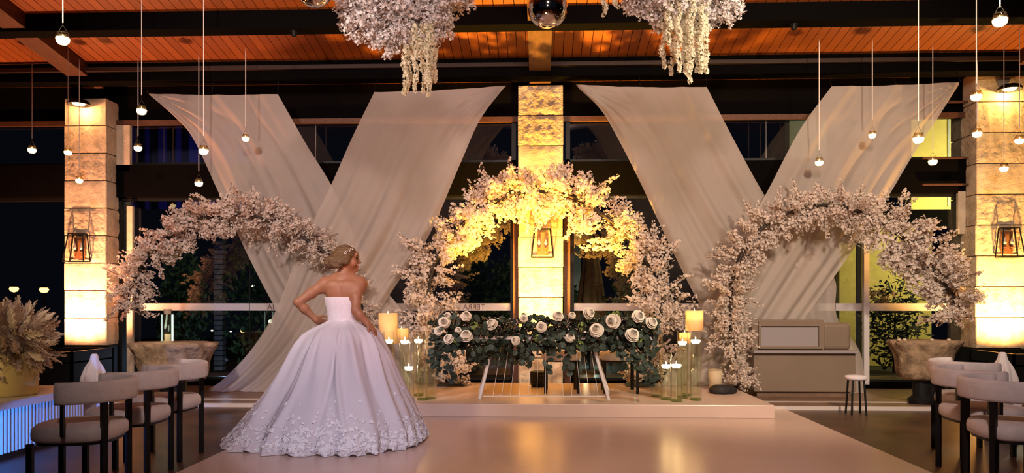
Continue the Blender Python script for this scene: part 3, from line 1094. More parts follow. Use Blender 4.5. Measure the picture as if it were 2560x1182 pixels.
def strand_mesh(seed, L, wid):
    rng = np.random.default_rng(seed)
    r = random.Random(seed)
    m = MB()
    pts = [Vector((0.012 * math.sin(k * 1.3 + seed), 0.012 * math.cos(k * 1.7), -L * k / 10)) for k in range(11)]
    m.tube(pts, 0.003, 4)
    cs, ns = [], []
    n = int(L * 420)
    for k in range(n):
        u = k / n
        x = u * 9.999
        i = int(x)
        w = wid * (0.6 + 0.5 * abs(math.sin(u * 17 + seed))) * (1 if u < .8 else (1.15 - u) / .35)
        q = Vector((r.gauss(0, 1), r.gauss(0, 1), r.gauss(0, .4))).normalized()
        cs.append(pts[i].lerp(pts[i + 1], x - i) + q * w * r.uniform(.4, 1))
        ns.append((q + Vector((0, 0, -.3))).normalized())
    V, Fc = petals_np(np.array(cs), np.array(ns), 0.014, rng)
    o = len(m.v)
    return mesh_np('wisteria_strand', m.v + V.tolist(), m.f + (Fc + o).tolist(), ['leafd', 'wisteria'], [0] * len(m.f) + [1] * len(Fc))


STR = {}


def flower_cloud(label, lobes, Y, hub, strands, seed, n):
    """lobes: (px, py, r px) balls of blossom; strands: (px, y0, y1) trailing wisteria"""
    r = random.Random(seed)
    h = at(*hub, Y)
    t = thing('hanging_flower_cloud', label, 'hanging flowers', (h.x, Y, h.z))
    ztop = zc(Y)
    for sx in (-.18, .18):
        MB().tube([(sx, 0, 0.1), (sx, 0, ztop - h.z + 0.01)], 0.006, 5).build('cable', 'black', t)
    hoop = MB()
    hoop.tube([(0.35 * math.cos(a * PI / 8), 0.35 * math.sin(a * PI / 8), 0.1) for a in range(17)], 0.012, 6)
    hoop.bar((-.35, 0, .1), (.35, 0, .1), .012)
    hoop.bar((0, -.35, .1), (0, .35, .1), .012)
    hoop.build('hoop', 'frame', t)
    tot = sum(q[2] ** 2 for q in lobes)
    for px, py, rr in lobes:
        c = at(px, py, Y) - t.location
        R = rr * Y / F
        for k in range(int(n * rr * rr / tot)):
            z = r.uniform(-1, .55)
            a = r.uniform(0, 2 * PI)
            s = math.sqrt(1 - z * z)
            d = Vector((s * math.cos(a), s * math.sin(a), z))
            o = link('blossom_spray', r.choice(CSP), t)
            orient(o, c + d * R * 0.30, d + Vector((0, 0, -.12)), r.uniform(0, 6.28), R * 0.70 / 0.34 * r.uniform(.85, 1.15))
    for px, y0, y1 in strands:
        a, b_ = at(px, y0, Y - .12 + r.uniform(-.12, .16)), None
        L = (y1 - y0) * Y / F
        key = round(L, 1)
        if key not in STR:
            STR[key] = [strand_mesh(len(STR) * 3 + q, L, 0.026) for q in range(2)]
        o = link('wisteria_strand', r.choice(STR[key]), t, a - t.location)
        o.rotation_euler = (r.uniform(-.03, .03), r.uniform(-.03, .03), r.uniform(0, 6.28))
        o.scale = (1, 1, L / key)
    return t


flower_cloud('large white blossom cloud with two thick wisteria tails, left of the mirror ball',
             [(930, 20, 92), (1010, -10, 120), (1105, 0, 88), (985, 70, 75), (1060, 55, 70)], 6.6, (1010, -40),
             [(1014, 60, 232), (1024, 60, 248), (1035, 60, 212), (1058, 60, 225), (1068, 60, 245), (1080, 50, 218), (1086, 40, 190), (1048, 60, 160), (1020, 60, 190), (1074, 60, 205)], 5, 235)
flower_cloud('large white blossom cloud with many wisteria tails, right of the mirror ball',
             [(1620, -45, 85), (1700, -30, 105), (1785, -10, 78)], 6.6, (1700, -60),
             [(1662, -10, 165), (1672, 0, 120), (1684, 0, 192), (1697, -10, 180), (1710, 0, 185), (1722, 0, 160), (1731, 0, 205), (1742, 0, 185), (1756, 0, 185), (1764, -5, 175), (1690, 0, 130), (1716, 0, 140), (1748, 0, 150), (1510, -60, 30), (1538, -60, 12)], 6, 190)


def mirror_ball(px, py, rpx, Y, label):
    p = at(px, py, Y)
    R = rpx * Y / F
    t = thing('mirror_ball', label, 'mirror ball', (p.x, Y, p.z))
    prof = [(R * math.sin(PI * k / 24), -R * math.cos(PI * k / 24)) for k in range(25)]
    prof[0] = (0, -R)
    prof[-1] = (0, R)
    MB().lathe(prof, 48).build('globe', 'mirror', t, smooth=True)
    MB().lathe([(0.02, R - .005), (0.028, R), (0.028, R + .03), (0.0, R + .035)], 12).build('cap', 'chrome', t)
    MB().tube([(0, 0, R + .03), (0, 0, zc(Y) - p.z + .01)], 0.004, 5).build('cable', 'black', t)


mirror_ball(1369, 20, 50, 6.2, 'shiny mirror ball hanging above the middle pillar')
mirror_ball(785, -28, 46, 6.2, 'shiny mirror ball mostly out of frame at the upper left')


# ------------------------------------------------------------------ hanging votive jars on ribbons
def votive_meshes():
    r = 0.056
    prof = [(0.0, -r * .86), (r * .55, -r * .84), (r * .86, -r * .55), (r, -r * .05), (r * .9, r * .45), (r * .68, r * .70), (r * .72, r * .92), (r * .69, r * .92), (r * .64, r * .70), (r * .85, r * .42)]
    jar = MB().lathe(prof, 20).build('jar', 'jarglass', smooth=True)
    wax = MB().lathe([(0, -r * .80), (r * .52, -r * .79), (r * .82, -r * .5), (r * .93, -r * .05), (r * .90, 0.12 * r), (0, 0.12 * r)], 18).build('glowing_wax', 'tealight', smooth=True)
    fl_ = MB().lathe([(0, .1 * r), (r * .13, .25 * r), (r * .10, .45 * r), (0, .72 * r)], 8).build('flame', 'flame', smooth=True)
    wire = MB()
    for s_ in (-1, 1):
        wire.tube([(s_ * r * .7, 0, r * .8), (s_ * r * .35, 0, r * 1.5), (0, 0, r * 2.0)], 0.0016, 4)
    wire.tube([(r * .73 * math.cos(a * PI / 6), r * .73 * math.sin(a * PI / 6), r * .8) for a in range(13)], 0.0018, 4)
    w = wire.build('wire_hanger', 'line')
    return [jar, wax, fl_, w], r


VM, VR = votive_meshes()
first = [True]


def votive(px, py, wpx, rtop, rbot, label, rw=0.010, light=False):
    Y = min(0.104 * F / wpx, 9.15)
    k_ = wpx * Y / F / 0.104
    p = at(px, py, Y)
    t = thing('hanging_votive', label, 'hanging candle', (p.x, Y, p.z), group='glass votive jars hung on pale ribbons')
    for q in VM:
        if first[0]:
            q.parent = t
            q.scale = (k_,) * 3
        else:
            c = q.copy()
            COL.objects.link(c)
            c.parent = t
            c.scale = (k_,) * 3
    first[0] = False
    zb = at(px, rbot, Y).z - p.z
    zt = min(at(px, rtop, Y).z, zc(Y)) - p.z
    ztop = zc(Y) - p.z
    MB().tube([(0, 0, VR * 2 * k_), (0, 0, max(zb, VR * 2 * k_ + .002))], 0.001, 4).build('hanging_line', 'line', t)
    m = MB()
    m.add([(-rw / 2, 0, zb), (rw / 2, 0, zb), (rw / 2, 0, zt - .1), (0.0005, 0, zt), (-0.0005, 0, zt), (-rw / 2, 0, zt - .1)], [(0, 1, 2, 3, 4, 5)])
    rb = m.build('ribbon', 'ribbon', t)
    sd = rb.modifiers.new('thick', 'SOLIDIFY')
    sd.thickness = 0.0015
    if ztop - zt > .02:
        MB().tube([(0, 0, zt), (0, 0, ztop + .01)], 0.0012, 4).build('hanging_line', 'line', t)
    

votive(157, 97, 33, -60, 57, 'large votive jar at the upper left, nearest the camera on that side')
votive(80, 374, 20, 155, 346, 'votive jar left of the left pillar, lowest at the far left')
votive(170, 380, 19, -40, 335, 'votive jar in front of the left edge of the left pillar', 0.005)
votive(198, 450, 18, 148, 420, 'lowest votive jar in front of the left pillar', 0.007)
votive(354, 276, 24, -60, 238, 'votive jar at the top left corner of the left drape')
votive(345, 369, 20, 143, 340, 'votive jar right of the left pillar beside the dark window')
votive(509, 376, 24, -60, 340, 'votive jar on a long ribbon over the left drape edge')
votive(497, 457, 20, 128, 428, 'lowest votive jar just above the left flower arch')
votive(614, 345, 19, 115, 317, 'votive jar in front of the middle of the left drape')
votive(2048, 405, 20, 85, 375, 'votive jar beside the left edge of the upper right drape')
votive(2181, 337, 18, 92, 300, 'votive jar in front of the upper right drape, highest there')
votive(2296, 346, 26, -60, 302, 'big votive jar at the right edge of the upper right drape')
votive(2332, 403, 21, 103, 374, 'votive jar before the cream house wall at the right')
votive(2441, 240, 26, -60, 208, 'votive jar at the top left of the right pillar')
votive(2443, 333, 22, 150, 302, 'votive jar at the left side of the right pillar, below another')
votive(2500, 50, 34, -60, 18, 'large votive jar at the upper right, nearest the camera on that side')
votive(2549, 350, 22, 60, 320, 'votive jar at the very right edge of the picture')
votive(2510, 420, 20, 90, 390, 'lowest votive jar in front of the right pillar')

# ------------------------------------------------------------------ flower table with garland
YT = 8.02
tx = at(1362, 900, YT).x
tb = thing('sweetheart_table', 'white table on splayed legs with thin rods under the garland', 'table', (tx, YT, PLH))
ZT = at(1362, 838, YT).z - PLH
MB().box((0, 0.12, ZT - 0.02), (2.30, 0.62, 0.03)).build('tabletop', 'white', tb)


def tl(px, py, dy=0.0):
    return at(px, py, YT + dy) - tb.location


zf = 0.0
for (a, c) in (((1236, 870), (1199, 1003)), ((1478, 850), (1522, 1003))):
    for dy in (-0.14, 0.38):
        A, C = tl(*a, dy), tl(*c, dy)
        A.z = ZT - 0.03
        C.z = 0.030
        bevel(MB().bar(A, C, 0.055, 0.03).build('leg', 'white', tb), 0.006)
for dy in (-0.14, 0.38):
    MB().tube([tl(1206, 990, dy) * 1.0, tl(1514, 990, dy)], 0.005, 6).build('foot_rail', 'acrylic', tb)
for k in range(13):
    u = k / 12
    A = Vector((-0.45 + 0.92 * u, -0.14, ZT - 0.03))
    C = tl(1232 + (1496 - 1232) * u, 990, -0.14)
    MB().tube([A, C], 0.0028, 4).build('rod', 'acrylic', tb)


def rose_mesh(seed, R):
    r = random.Random(seed)
    V, Fc = [], []
    layers = [(5, .95, 0.15, 1.05), (5, .84, .55, .95), (5, .70, .90, .8), (4, .54, 1.15, .62), (4, .38, 1.30, .45), (3, .22, 1.40, .3), (3, .10, 1.42, .2)]
    for li, (n, rad, lift, opn) in enumerate(layers):
        off = r.uniform(0, 6)
        for k in range(n):
            a0 = off + 2 * PI * k / n
            wid = 2 * PI / n * 0.62
            o = len(V)
            NU, NV = 5, 4
            for i in range(NU + 1):
                u = (i / NU - .5) * 2
                for j in range(NV + 1):
                    v = j / NV
                    a = a0 + u * wid * (0.35 + .65 * math.sin(min(1, v * 1.2) * PI / 2))
                    rr = (R * rad * (0.25 + .75 * v ** .7) if li < 3 else R * rad * (.45 + .75 * math.sin(v * 2.5))) * (1 - .10 * u * u) + (R * .14 * max(0, v - .75) * 4 if li < 3 else 0)
                    z = R * (lift * .35 + v * (.35 + lift * .42) - .12 * u * u * v - (0.25 * max(0, v - .75) if li < 2 else 0))
                    V.append((rr * math.cos(a), rr * math.sin(a), z))
            for i in range(NU):
                for j in range(NV):
                    q = o + i * (NV + 1) + j
                    Fc.append((q, q + NV + 1, q + NV + 2, q + 1))
    o = len(V)                      # closed heart of the bloom, slightly spiralled
    for i in range(7):
        q = i / 6 * PI / 2
        for k in range(12):
            a = 2 * PI * k / 12
            rr = R * .46 * math.cos(q) * (1 + .10 * math.sin(3 * a + i * 1.3)) + .0001
            V.append((rr * math.cos(a), rr * math.sin(a), R * (.55 + .62 * math.sin(q))))
    for i in range(6):
        for k in range(12):
            Fc.append((o + i * 12 + k, o + i * 12 + (k + 1) % 12, o + (i + 1) * 12 + (k + 1) % 12, o + (i + 1) * 12 + k))
    return mesh_np('rose', V, Fc, ['rose'], smooth=True)


def leaf_mesh(R, aspect, seed):
    V, Fc = [(0, 0, 0)], []
    n = 10
    for k in range(n):
        a = 2 * PI * k / n
        x, y = R * aspect * math.sin(a), R * (1 - math.cos(a))
        V.append((x, y, 0.25 * R * (x / R) ** 2 - 0.1 * R * (y / R)))
    V.append((0, R, -0.08 * R))
    for k in range(n):
        Fc.append((len(V) - 1, 1 + k, 1 + (k + 1) % n))
    Fc = [f for f in Fc]
    V.append((0.0, -0.5 * R, 0.0))
    V.append((0.002, 0.0, 0.0))
    V.append((-0.002, 0.0, 0.0))
    Fc.append((len(V) - 3, len(V) - 2, len(V) - 1))
    return mesh_np('eucalyptus_leaf', V, Fc, ['leaf'], smooth=False)


ROSES = [rose_mesh(k, 0.075) for k in range(3)]
LEAVES = [leaf_mesh(0.034, 1.0, 0), leaf_mesh(0.030, .85, 1), leaf_mesh(0.036, .7, 2)]
g = thing('floral_garland', 'long eucalyptus garland with cream roses lying along the table front', 'garland', (tx, YT - 0.16, PLH + ZT))
go = g.location
rg = random.Random(77)


def gy(px, py, dy=0.0):
    return at(px, py, YT - 0.20 + dy) - go


# woody core and dense foliage
core = [gy(1092 + 55 * k, 838 + 4 * math.sin(k * 1.7), 0.06) for k in range(11)]
MB().tube(core, 0.02, 6).build('garland_stem', 'twig', g)


def leaf_soup(n, fn, smin, smax, seed, m, name):
    r = random.Random(seed)
    V, Fc = [], []
    for _ in range(n):
        p = fn(r)
        d = Vector((r.gauss(0, 1), r.gauss(-.4, 1), r.gauss(0, 1))).normalized()
        e = d.cross(Vector((r.gauss(0, 1), r.gauss(0, 1), r.gauss(0, 1)))).normalized()
        L = r.uniform(smin, smax)
        o = len(V)
        V += [p, p + d * L * .35 + e * L * .36, p + d * L * .8 + e * L * .28, p + d * L, p + d * L * .8 - e * L * .28, p + d * L * .35 - e * L * .36]
        Fc.append((o, o + 1, o + 2, o + 3, o + 4, o + 5))
    o = MB().add(V, Fc).build(name, m, g)
    o['kind'] = 'stuff'
    return o


def dens(r):
    px = r.uniform(1085, 1640)
    lo = 905 if 1180 < px < 1330 else 875
    if px > 1560:
        lo = 880
    py = 800 + (lo - 800) * r.random() ** 1.2
    return gy(px, py, r.gauss(0.06, .07))


leaf_soup(1900, dens, .05, .09, 3, 'leafd', 'garland_foliage')
gv = random.Random(8)
gc, gn = [], []
for _ in range(1100):
    px = gv.uniform(1100, 1630)
    cl = 0.5 + 0.5 * math.sin(px / 23.0)
    py = gv.uniform(792, 792 + 30 + 55 * cl)
    gc.append(gy(px, py, gv.uniform(-.10, .1)))
    gn.append(Vector((gv.gauss(0, 1), -1, gv.gauss(0, 1))).normalized())
V, Fc = petals_np(np.array(gc), np.array(gn), 0.006, np.random.default_rng(4))
o = link('baby_breath', mesh_np('baby_breath', V, Fc, ['gyp']), g)
o['kind'] = 'stuff'
# named leaves
spots_l = []
for k in range(150):
    spots_l.append((rg.uniform(1095, 1630), rg.uniform(795, 880), rg.uniform(-.15, -.02)))
for (x0, y0, x1, y1, n) in ((1095, 835, 1080, 915, 16), (1125, 860, 1128, 950, 20), (1085, 870, 1095, 930, 12), (1335, 860, 1312, 912, 16), (1590, 860, 1600, 930, 16),
                            (1620, 830, 1632, 960, 26), (1605, 890, 1622, 960, 14), (1425, 870, 1420, 930, 10), (1545, 860, 1560, 900, 8), (1390, 870, 1372, 925, 8)):
    for k in range(n):
        u = (k + rg.random()) / n
        spots_l.append((x0 + (x1 - x0) * u + rg.uniform(-9, 9), y0 + (y1 - y0) * u, rg.uniform(-.12, -.04)))
    A, B = gy(x0, y0, -.07), gy(x1, y1, -.07)
    MB().tube([A, A.lerp(B, .5) + Vector((.01, 0, 0)), B], 0.0022, 4).build('tendril', 'twig', g)
for px, py, dy in spots_l[:296]:
    o = link('eucalyptus_leaf', rg.choice(LEAVES), g)
    orient(o, gy(px, py, dy), Vector((rg.gauss(0, .5), -1, rg.gauss(0.2, .5))), rg.uniform(0, 6.28), rg.uniform(.75, 1.2))
# roses: (px, py, size px)
for px, py, s in ((1112, 806, 34), (1096, 828, 26), (1125, 850, 30), (1165, 793, 30), (1166, 844, 36), (1233, 815, 34), (1292, 853, 26), (1354, 818, 30), (1394, 793, 30),
                  (1425, 847, 28), (1467, 785, 34), (1492, 828, 40), (1535, 803, 42), (1578, 841, 40), (1592, 793, 36), (1625, 810, 34), (1310, 796, 22), (1145, 828, 20), (1430, 790, 20), (1120, 790, 20)):
    o = link('rose', rg.choice(ROSES), g)
    orient(o, gy(px, py, -.10), Vector((rg.gauss(0, .35), -1, rg.gauss(.35, .25))), rg.uniform(0, 6.28), s / 2 * YT / F / 0.082 * .92)
# green filler blooms
for px, py in ((1120, 795), (1140, 848), (1185, 815), (1450, 862), (1540, 785), (1600, 848), (1455, 815), (1345, 845)):
    r = random.Random(px)
    cs = [Vector((r.gauss(0, 1), r.gauss(0, 1), r.gauss(0, 1))).normalized() * 0.035 for _ in range(26)]
    V, Fc = petals_np(np.array(cs), np.array([c.normalized() for c in cs]), 0.016, np.random.default_rng(px))
    link('green_bloom', mesh_np('green_bloom', V, Fc, ['green']), g, gy(px, py, -.1))

# ------------------------------------------------------------------ candle vases


def cyl_vase(px, ptop, pbot, wpx, label, cpy=None, water=0.5, group='glass cylinder vases with candles'):
    Y = (CAMH - PLH) * F / (pbot - HY)
    b_ = at(px, pbot, Y)
    R = wpx / 2 * Y / F
    H = at(px, ptop, Y).z - PLH
    t = thing('cylinder_vase', label, 'glass vase', (b_.x, Y, PLH), group=group)
    MB().lathe([(R * .98, 0.001), (R, 0.02), (R, H), (R * .94, H), (R * .94, .022)], 24).build('glass', 'vglass', t, smooth=True)
    MB().lathe([(0, .002), (R * .97, 0.002), (R * .97, .02), (0, .02)], 20).build('thick_base', 'vbase', t)
    hw = H * water
    if cpy is not None:
        hw = at(px, cpy, Y).z - PLH - 0.028
    hw = max(.05, hw)
    if hw > 0.06:
        MB().lathe([(0, .024), (R * .92, .024), (R * .92, hw), (0, hw)], 20).build('water', 'water', t, smooth=False)
    if cpy is not None:
        c = MB().lathe([(0, hw - .012), (R * .55, hw - .010), (R * .80, hw + .012), (R * .82, hw + .030), (R * .74, hw + .032), (0, hw + .026)], 18).build('floating_candle', 'tealight', t, smooth=True)
        MB().lathe([(0, hw + .028), (.007, hw + .038), (.006, hw + .052), (0, hw + .072)], 8).build('flame', 'flame', c, smooth=True)
        point('vase_candle_light', (b_.x, Y, PLH + hw + 0.065), (1.0, 0.60, 0.22), 2.2, 0.015)
    return t


vz = [(972, 828, 992, 27, 850, 'tall candle vase closest to the bride skirt'),
      (1012, 828, 996, 27, 851, 'tall candle vase second from the bride, candle floating near the rim'),
      (1046, 828, 990, 26, 849, 'tall candle vase third from the bride, left of the garland'),
      (1022, 880, 1000, 27, 917, 'short candle vase in front of the bride side cluster'),
      (1077, 830, 998, 28, None, 'tall unlit vase half full of water left of the garland end'),
      (1056, 838, 1001, 27, None, 'tall unlit vase at the front of the left cluster'),
      (1642, 828, 990, 30, None, 'tall unlit vase touching the right end of the garland'),
      (1665, 880, 997, 28, 912, 'short candle vase left in the right cluster'),
      (1691, 886, 1001, 30, 911, 'short candle vase at the front of the right cluster'),
      (1706, 826, 993, 27, 854, 'tall candle vase behind the short ones in the right cluster'),
      (1739, 830, 998, 29, 850, 'tall candle vase at the right end of the right cluster'),
      (1716, 838, 987, 26, None, 'tall unlit vase at the back of the right cluster')]
for q in vz:
    cyl_vase(q[0], q[1], q[2], q[3], q[5], q[4])


def pillar_candle(px, ptop, pbot, wpx, pfoot, label):
    """big wax candle on a slim glass column"""
    Y = (CAMH - PLH) * F / (pfoot - HY)
    p = at(px, pbot, Y)
    R = wpx / 2 * Y / F
    h = at(px, ptop, Y).z - p.z
    t = thing('pillar_candle', label, 'pillar candle', (p.x, Y, PLH), group=None)
    H = p.z - PLH
    MB().lathe([(R * .62, 0.001), (R * .62, .012), (R * .45, .02), (R * .45, H - .012), (R * .62, H - .006), (R * .62, H), (0, H)], 20).build('glass_stand', 'vglass', t, smooth=False)
    w = MB().lathe([(R, H + .001), (R, H + h), (R * .93, H + h + .003), (R * .86, H + h - .006), (R * .8, H + h * .55), (R * .7, H + .02), (0, H + .015)], 28).build('wax_body', 'wax', t, smooth=True)
    MB().lathe([(0, H + h * .55), (R * .78, H + h * .55), (R * .78, H + h * .56), (0, H + h * .57)], 20).build('wax_pool', 'wax', t)
    f_ = MB().lathe([(0, H + h * .8), (.009, H + h * .88), (.007, H + h * .98), (0, H + h + .03)], 8).build('flame', 'flame', t, smooth=True)
    MB().tube([(0, 0, H + h * .56), (0, 0, H + h * .84)], .002, 4).build('wick', 'black', t)
    point('pillar_candle_light', (p.x, Y, PLH + H + h * .86), (1.0, 0.62, 0.26), 4.5, 0.02)


pillar_candle(970, 783, 858, 47, 984, 'big pillar candle beside the bride hand')
pillar_candle(1004, 821, 858, 34, 980, 'small pillar candle tucked behind the left vases')
pillar_candle(1736, 777, 826, 43, 984, 'big pillar candle above the right vases')
pillar_candle(1712, 832, 858, 26, 982, 'small pillar candle behind the right vases')


# ------------------------------------------------------------------ dining chairs
def band(r_in, r_out, z0, z1, a0, a1, n=28):
    """rounded upholstered arc"""
    m = MB()
    prof = []
    w, h = (r_out - r_in), (z1 - z0)
    for k in range(12):
        a = 2 * PI * k / 12
        cx = math.copysign(abs(math.cos(a)) ** .5, math.cos(a))
        sz = math.copysign(abs(math.sin(a)) ** .5, math.sin(a))
        prof.append(((r_in + r_out) / 2 + cx * w / 2, (z0 + z1) / 2 + sz * h / 2))
    V, Fc = [], []
    for i in range(n + 1):
        a = a0 + (a1 - a0) * i / n
        for (rr, z) in prof:
            V.append((rr * math.cos(a), rr * math.sin(a), z))
    for i in range(n):
        for k in range(12):
            Fc.append((i * 12 + k, (i + 1) * 12 + k, (i + 1) * 12 + (k + 1) % 12, i * 12 + (k + 1) % 12))
    Fc += [tuple(range(12)), tuple(n * 12 + k for k in range(11, -1, -1))]
    return m.add(V, Fc)


def make_chair():
    """back of the chair towards +x"""
    t = thing('dining_chair', 'x', 'chair')
    R = 0.245

    def sq(a, i, z):
        c, s = abs(math.cos(a)), abs(math.sin(a))
        return 1.0 / (c ** 3.2 + s ** 3.2) ** (1 / 3.2) * 0.97
    MB().lathe([(0, .385), (R * .92, .385), (R * .99, .40), (R, .43), (R * .985, .46), (R * .90, .482), (R * .5, .492), (0, .494)], 40, fn=sq).build('seat', 'cream', t, smooth=True)
    MB().lathe([(0, .368), (R * .9, .368), (R * .9, .386), (0, .386)], 32, fn=sq).build('seat_frame', 'black', t)
    A = 1.62
    band(0.258, 0.312, 0.615, 0.745, -A, A).build('backrest', 'cream', t, smooth=True)
    for s_ in (-1, 1):
        a = 0.72 * s_
        rr = 0.272
        MB().box((rr * math.cos(a), rr * math.sin(a), 0.32), (0.032, 0.032, 0.64), rz=a).build('leg', 'black', t)
        MB().box((-0.20, s_ * 0.19, 0.19), (0.032, 0.032, 0.38)).build('leg', 'black', t)
        a = 1.5 * s_
        MB().box((0.282 * math.cos(a), 0.282 * math.sin(a), 0.53), (0.028, 0.018, 0.19), rz=a).build('arm_post', 'black', t)
        MB().bar((0.0, s_ * .235, .44), (0.282 * math.cos(a), 0.282 * math.sin(a), .44), .02).build('arm_bracket', 'black', t)
    return t


ch0 = make_chair()
chairs = [(-2.80, 4.42, 0.15, 'nearest cream chair with curved back at the left edge of the dance floor'),
          (-2.86, 5.06, 0.05, 'second cream curved chair from the camera on the left'),
          (-2.93, 5.68, 0.0, 'third cream curved chair on the left, closest to the bride train'),
          (3.12, 5.36, PI - .05, 'farther cream curved chair on the right of the dance floor'),
          (2.92, 4.66, PI - .12, 'nearest cream curved chair at the right edge of the picture'),
          (3.48, 6.1, PI + .1, 'cream curved chair in front of the right stone table'),
          ]
for i, (x, y, rz, lb) in enumerate(chairs):
    c = ch0 if i == 0 else copy_tree(ch0)
    c.location = (x, y, 0.0 if abs(x) > 2.6 else 0.012)
    c.rotation_euler = (0, 0, rz)
    tag(c, lb, 'chair', 'cream curved dining chairs')
for i, (px, lb) in enumerate(((1403, 'cream chair behind the middle of the flower table'), (1548, 'cream chair behind the right part of the flower table'))):
    c = copy_tree(ch0)
    p = at(px, 900, 8.85)
    c.location = (p.x, 8.85, PLH)
    c.rotation_euler = (0, 0, PI / 2)
    tag(c, lb, 'chair', 'cream curved dining chairs')

# ------------------------------------------------------------------ fluted bench, plume vase, stools, draped stands
bn = thing('fluted_bench', 'long white fluted bench lit blue behind the left chairs', 'bench', (-4.45, 4.65, 0))
MB().box((0, 0, 0.42), (0.78, 3.9, 0.06)).build('bench_top', 'white', bn)
MB().box((0.0, 0, 0.02), (0.66, 3.8, 0.05)).build('plinth', 'black', bn)
m = MB()
m.box((0, 0, 0.215), (0.64, 3.76, 0.35))
o = m.build('body', 'white', bn)
m = MB()
nf = 94
for k in range(nf):
    y = -1.88 + 3.76 * (k + .5) / nf
    vs, fs = [], []
    for q in range(7):
        a = -PI / 2 + PI * q / 6
        for z in (0.045, 0.388):
            vs.append((0.32 + 0.022 * math.cos(a), y + 0.0185 * math.sin(a), z))
    for q in range(6):
        fs.append((2 * q, 2 * q + 2, 2 * q + 3, 2 * q + 1))
    m.add(vs, fs)
o = m.build('fluting', 'white', bn)
o['kind'] = 'stuff'


def plume_mesh(seed, L):
    r = random.Random(seed)
    V, Fc = [], []
    bend = r.uniform(-.25, .25)

    def ax(u):
        return Vector((bend * L * u * u, 0.1 * L * math.sin(u * 2 + seed), L * u))
    n = 26
    for k in range(n):
        u = 0.25 + 0.75 * k / n
        w = L * 0.20 * math.sin(min(1, (1.06 - u) * 1.6) * PI / 2) * (0.6 + .4 * r.random())
        for s_ in (-1, 1):
            p = ax(u)
            d = Vector((s_ * 1.0, r.uniform(-.5, .5), 0.9)).normalized()
            o = len(V)
            V += [p, p + d * w * .55 + Vector((0, .004, .012)), p + d * w, p + d * w * .5 - Vector((0, .004, .010))]
            Fc.append((o, o + 1, o + 2, o + 3))
    m = MB()
    m.tube([ax(k / 6) for k in range(7)], [.005 - .0006 * k for k in range(7)], 4)
    o = len(m.v)
    return mesh_np('dried_plume', m.v + [tuple(q) for q in V], m.f + [tuple(i + o for i in f) for f in Fc], ['pampas'])


PLM = [plume_mesh(k, 0.34) for k in range(5)]
YV = 5.9
pv = at(28, 985, YV)
t = thing('plume_vase', 'mustard vase bursting with dried pale plumes at the left edge', 'vase', (pv.x, YV, 0.45))
MB().lathe([(0, .001), (.175, .001), (.19, .015), (.195, .15), (.195, .33), (.19, .345), (.175, .345), (.175, .02)], 32).build('vase_body', 'vaseyellow', t, smooth=True)
r = random.Random(3)
cz = at(40, 845, YV).z - 0.45
for k in range(170):
    z = r.uniform(-.9, 1)
    a = r.uniform(0, 2 * PI)
    s = math.sqrt(1 - z * z)
    d = Vector((s * math.cos(a), s * math.sin(a), z))
    o = link('dried_plume', r.choice(PLM), t)
    orient(o, Vector((0.03, 0, cz - .02)) + d * 0.03, d, r.uniform(0, 6.28), r.uniform(.82, 1.05))
MB().tube([(0, 0, .03), (0, 0, cz)], [.03, .06], 8).build('stem_bundle', 'pampas', t)
spot('vase_fill_spot', (-5.0, 3.6, 1.1), (pv.x, YV, 0.75), (1.0, 0.74, 0.36), 60, 34, 0.6, 0.05)  # fill added out of view to brighten the mustard vase


def draped_stand(px, ptop, Y, label):
    p = at(px, ptop, Y)
    t = thing('draped_stand', label, 'draped stand', (p.x, Y, 0))
    H = p.z
    MB().tube([(0, 0, 0), (0, 0, H - .02)], .018, 8).build('pole', 'black', t)
    MB().lathe([(.14, 0), (.14, .015), (.02, .025), (0, .025)], 16).build('foot', 'black', t)
    prof = [(0.02, H), (.032, H - .015), (.036, H - .04), (.045, H - .07), (.08, H - .13), (.105, H - .22), (.12, H - .36), (.128, H - .55), (.13, .06)]
    MB().lathe(prof, 60, fn=lambda a, i, z: 1 + min(1, max(0, (H - z) * 4 - .15)) * (.20 * math.sin(7 * a + .6) + .07 * math.sin(13 * a))).build('cloth', 'cloth', t, smooth=True)


draped_stand(236, 884, 6.9, 'white cloth draped to a peak over a slim stand behind the left chairs')
draped_stand(2506, 880, 6.9, 'white cloth draped to a peak over a slim stand behind the right chairs')


def rustic_table(px0, px1, ptop, pmid, Y, label, seed):
    a, c = at(px0, ptop, Y), at(px1, ptop, Y)
    t = thing('rustic_table', label, 'stone table', ((a.x + c.x) / 2, Y, 0.04))
    R = (c.x - a.x) / 2
    zt = a.z - .04
    zm = at(px0, pmid, Y).z - .04

    def rough(an, i, z):
        return 1 + 0.045 * math.sin(5 * an + seed) + .05 * math.sin(11 * an + z * 21 + seed) + .03 * math.sin(23 * an + z * 37)
    MB().lathe([(R * .5, zm - .06), (R * .68, zm - .03), (R * .74, zm + .03), (R * .80, (zt + zm) / 2), (R * .88, zt - .11), (R * .95, zt - .06), (R, zt - .02), (R * .95, zt), (0, zt)], 56, fn=rough, sy=.75).build('stone_bowl', 'rustic', t, smooth=True)
    MB().lathe([(R * .42, 0), (R * .45, .05), (R * .30, .10), (R * .32, zm - .05), (0, zm - .05)], 28, sy=.75).build('pedestal', 'black', t)
    return t, zt + .04


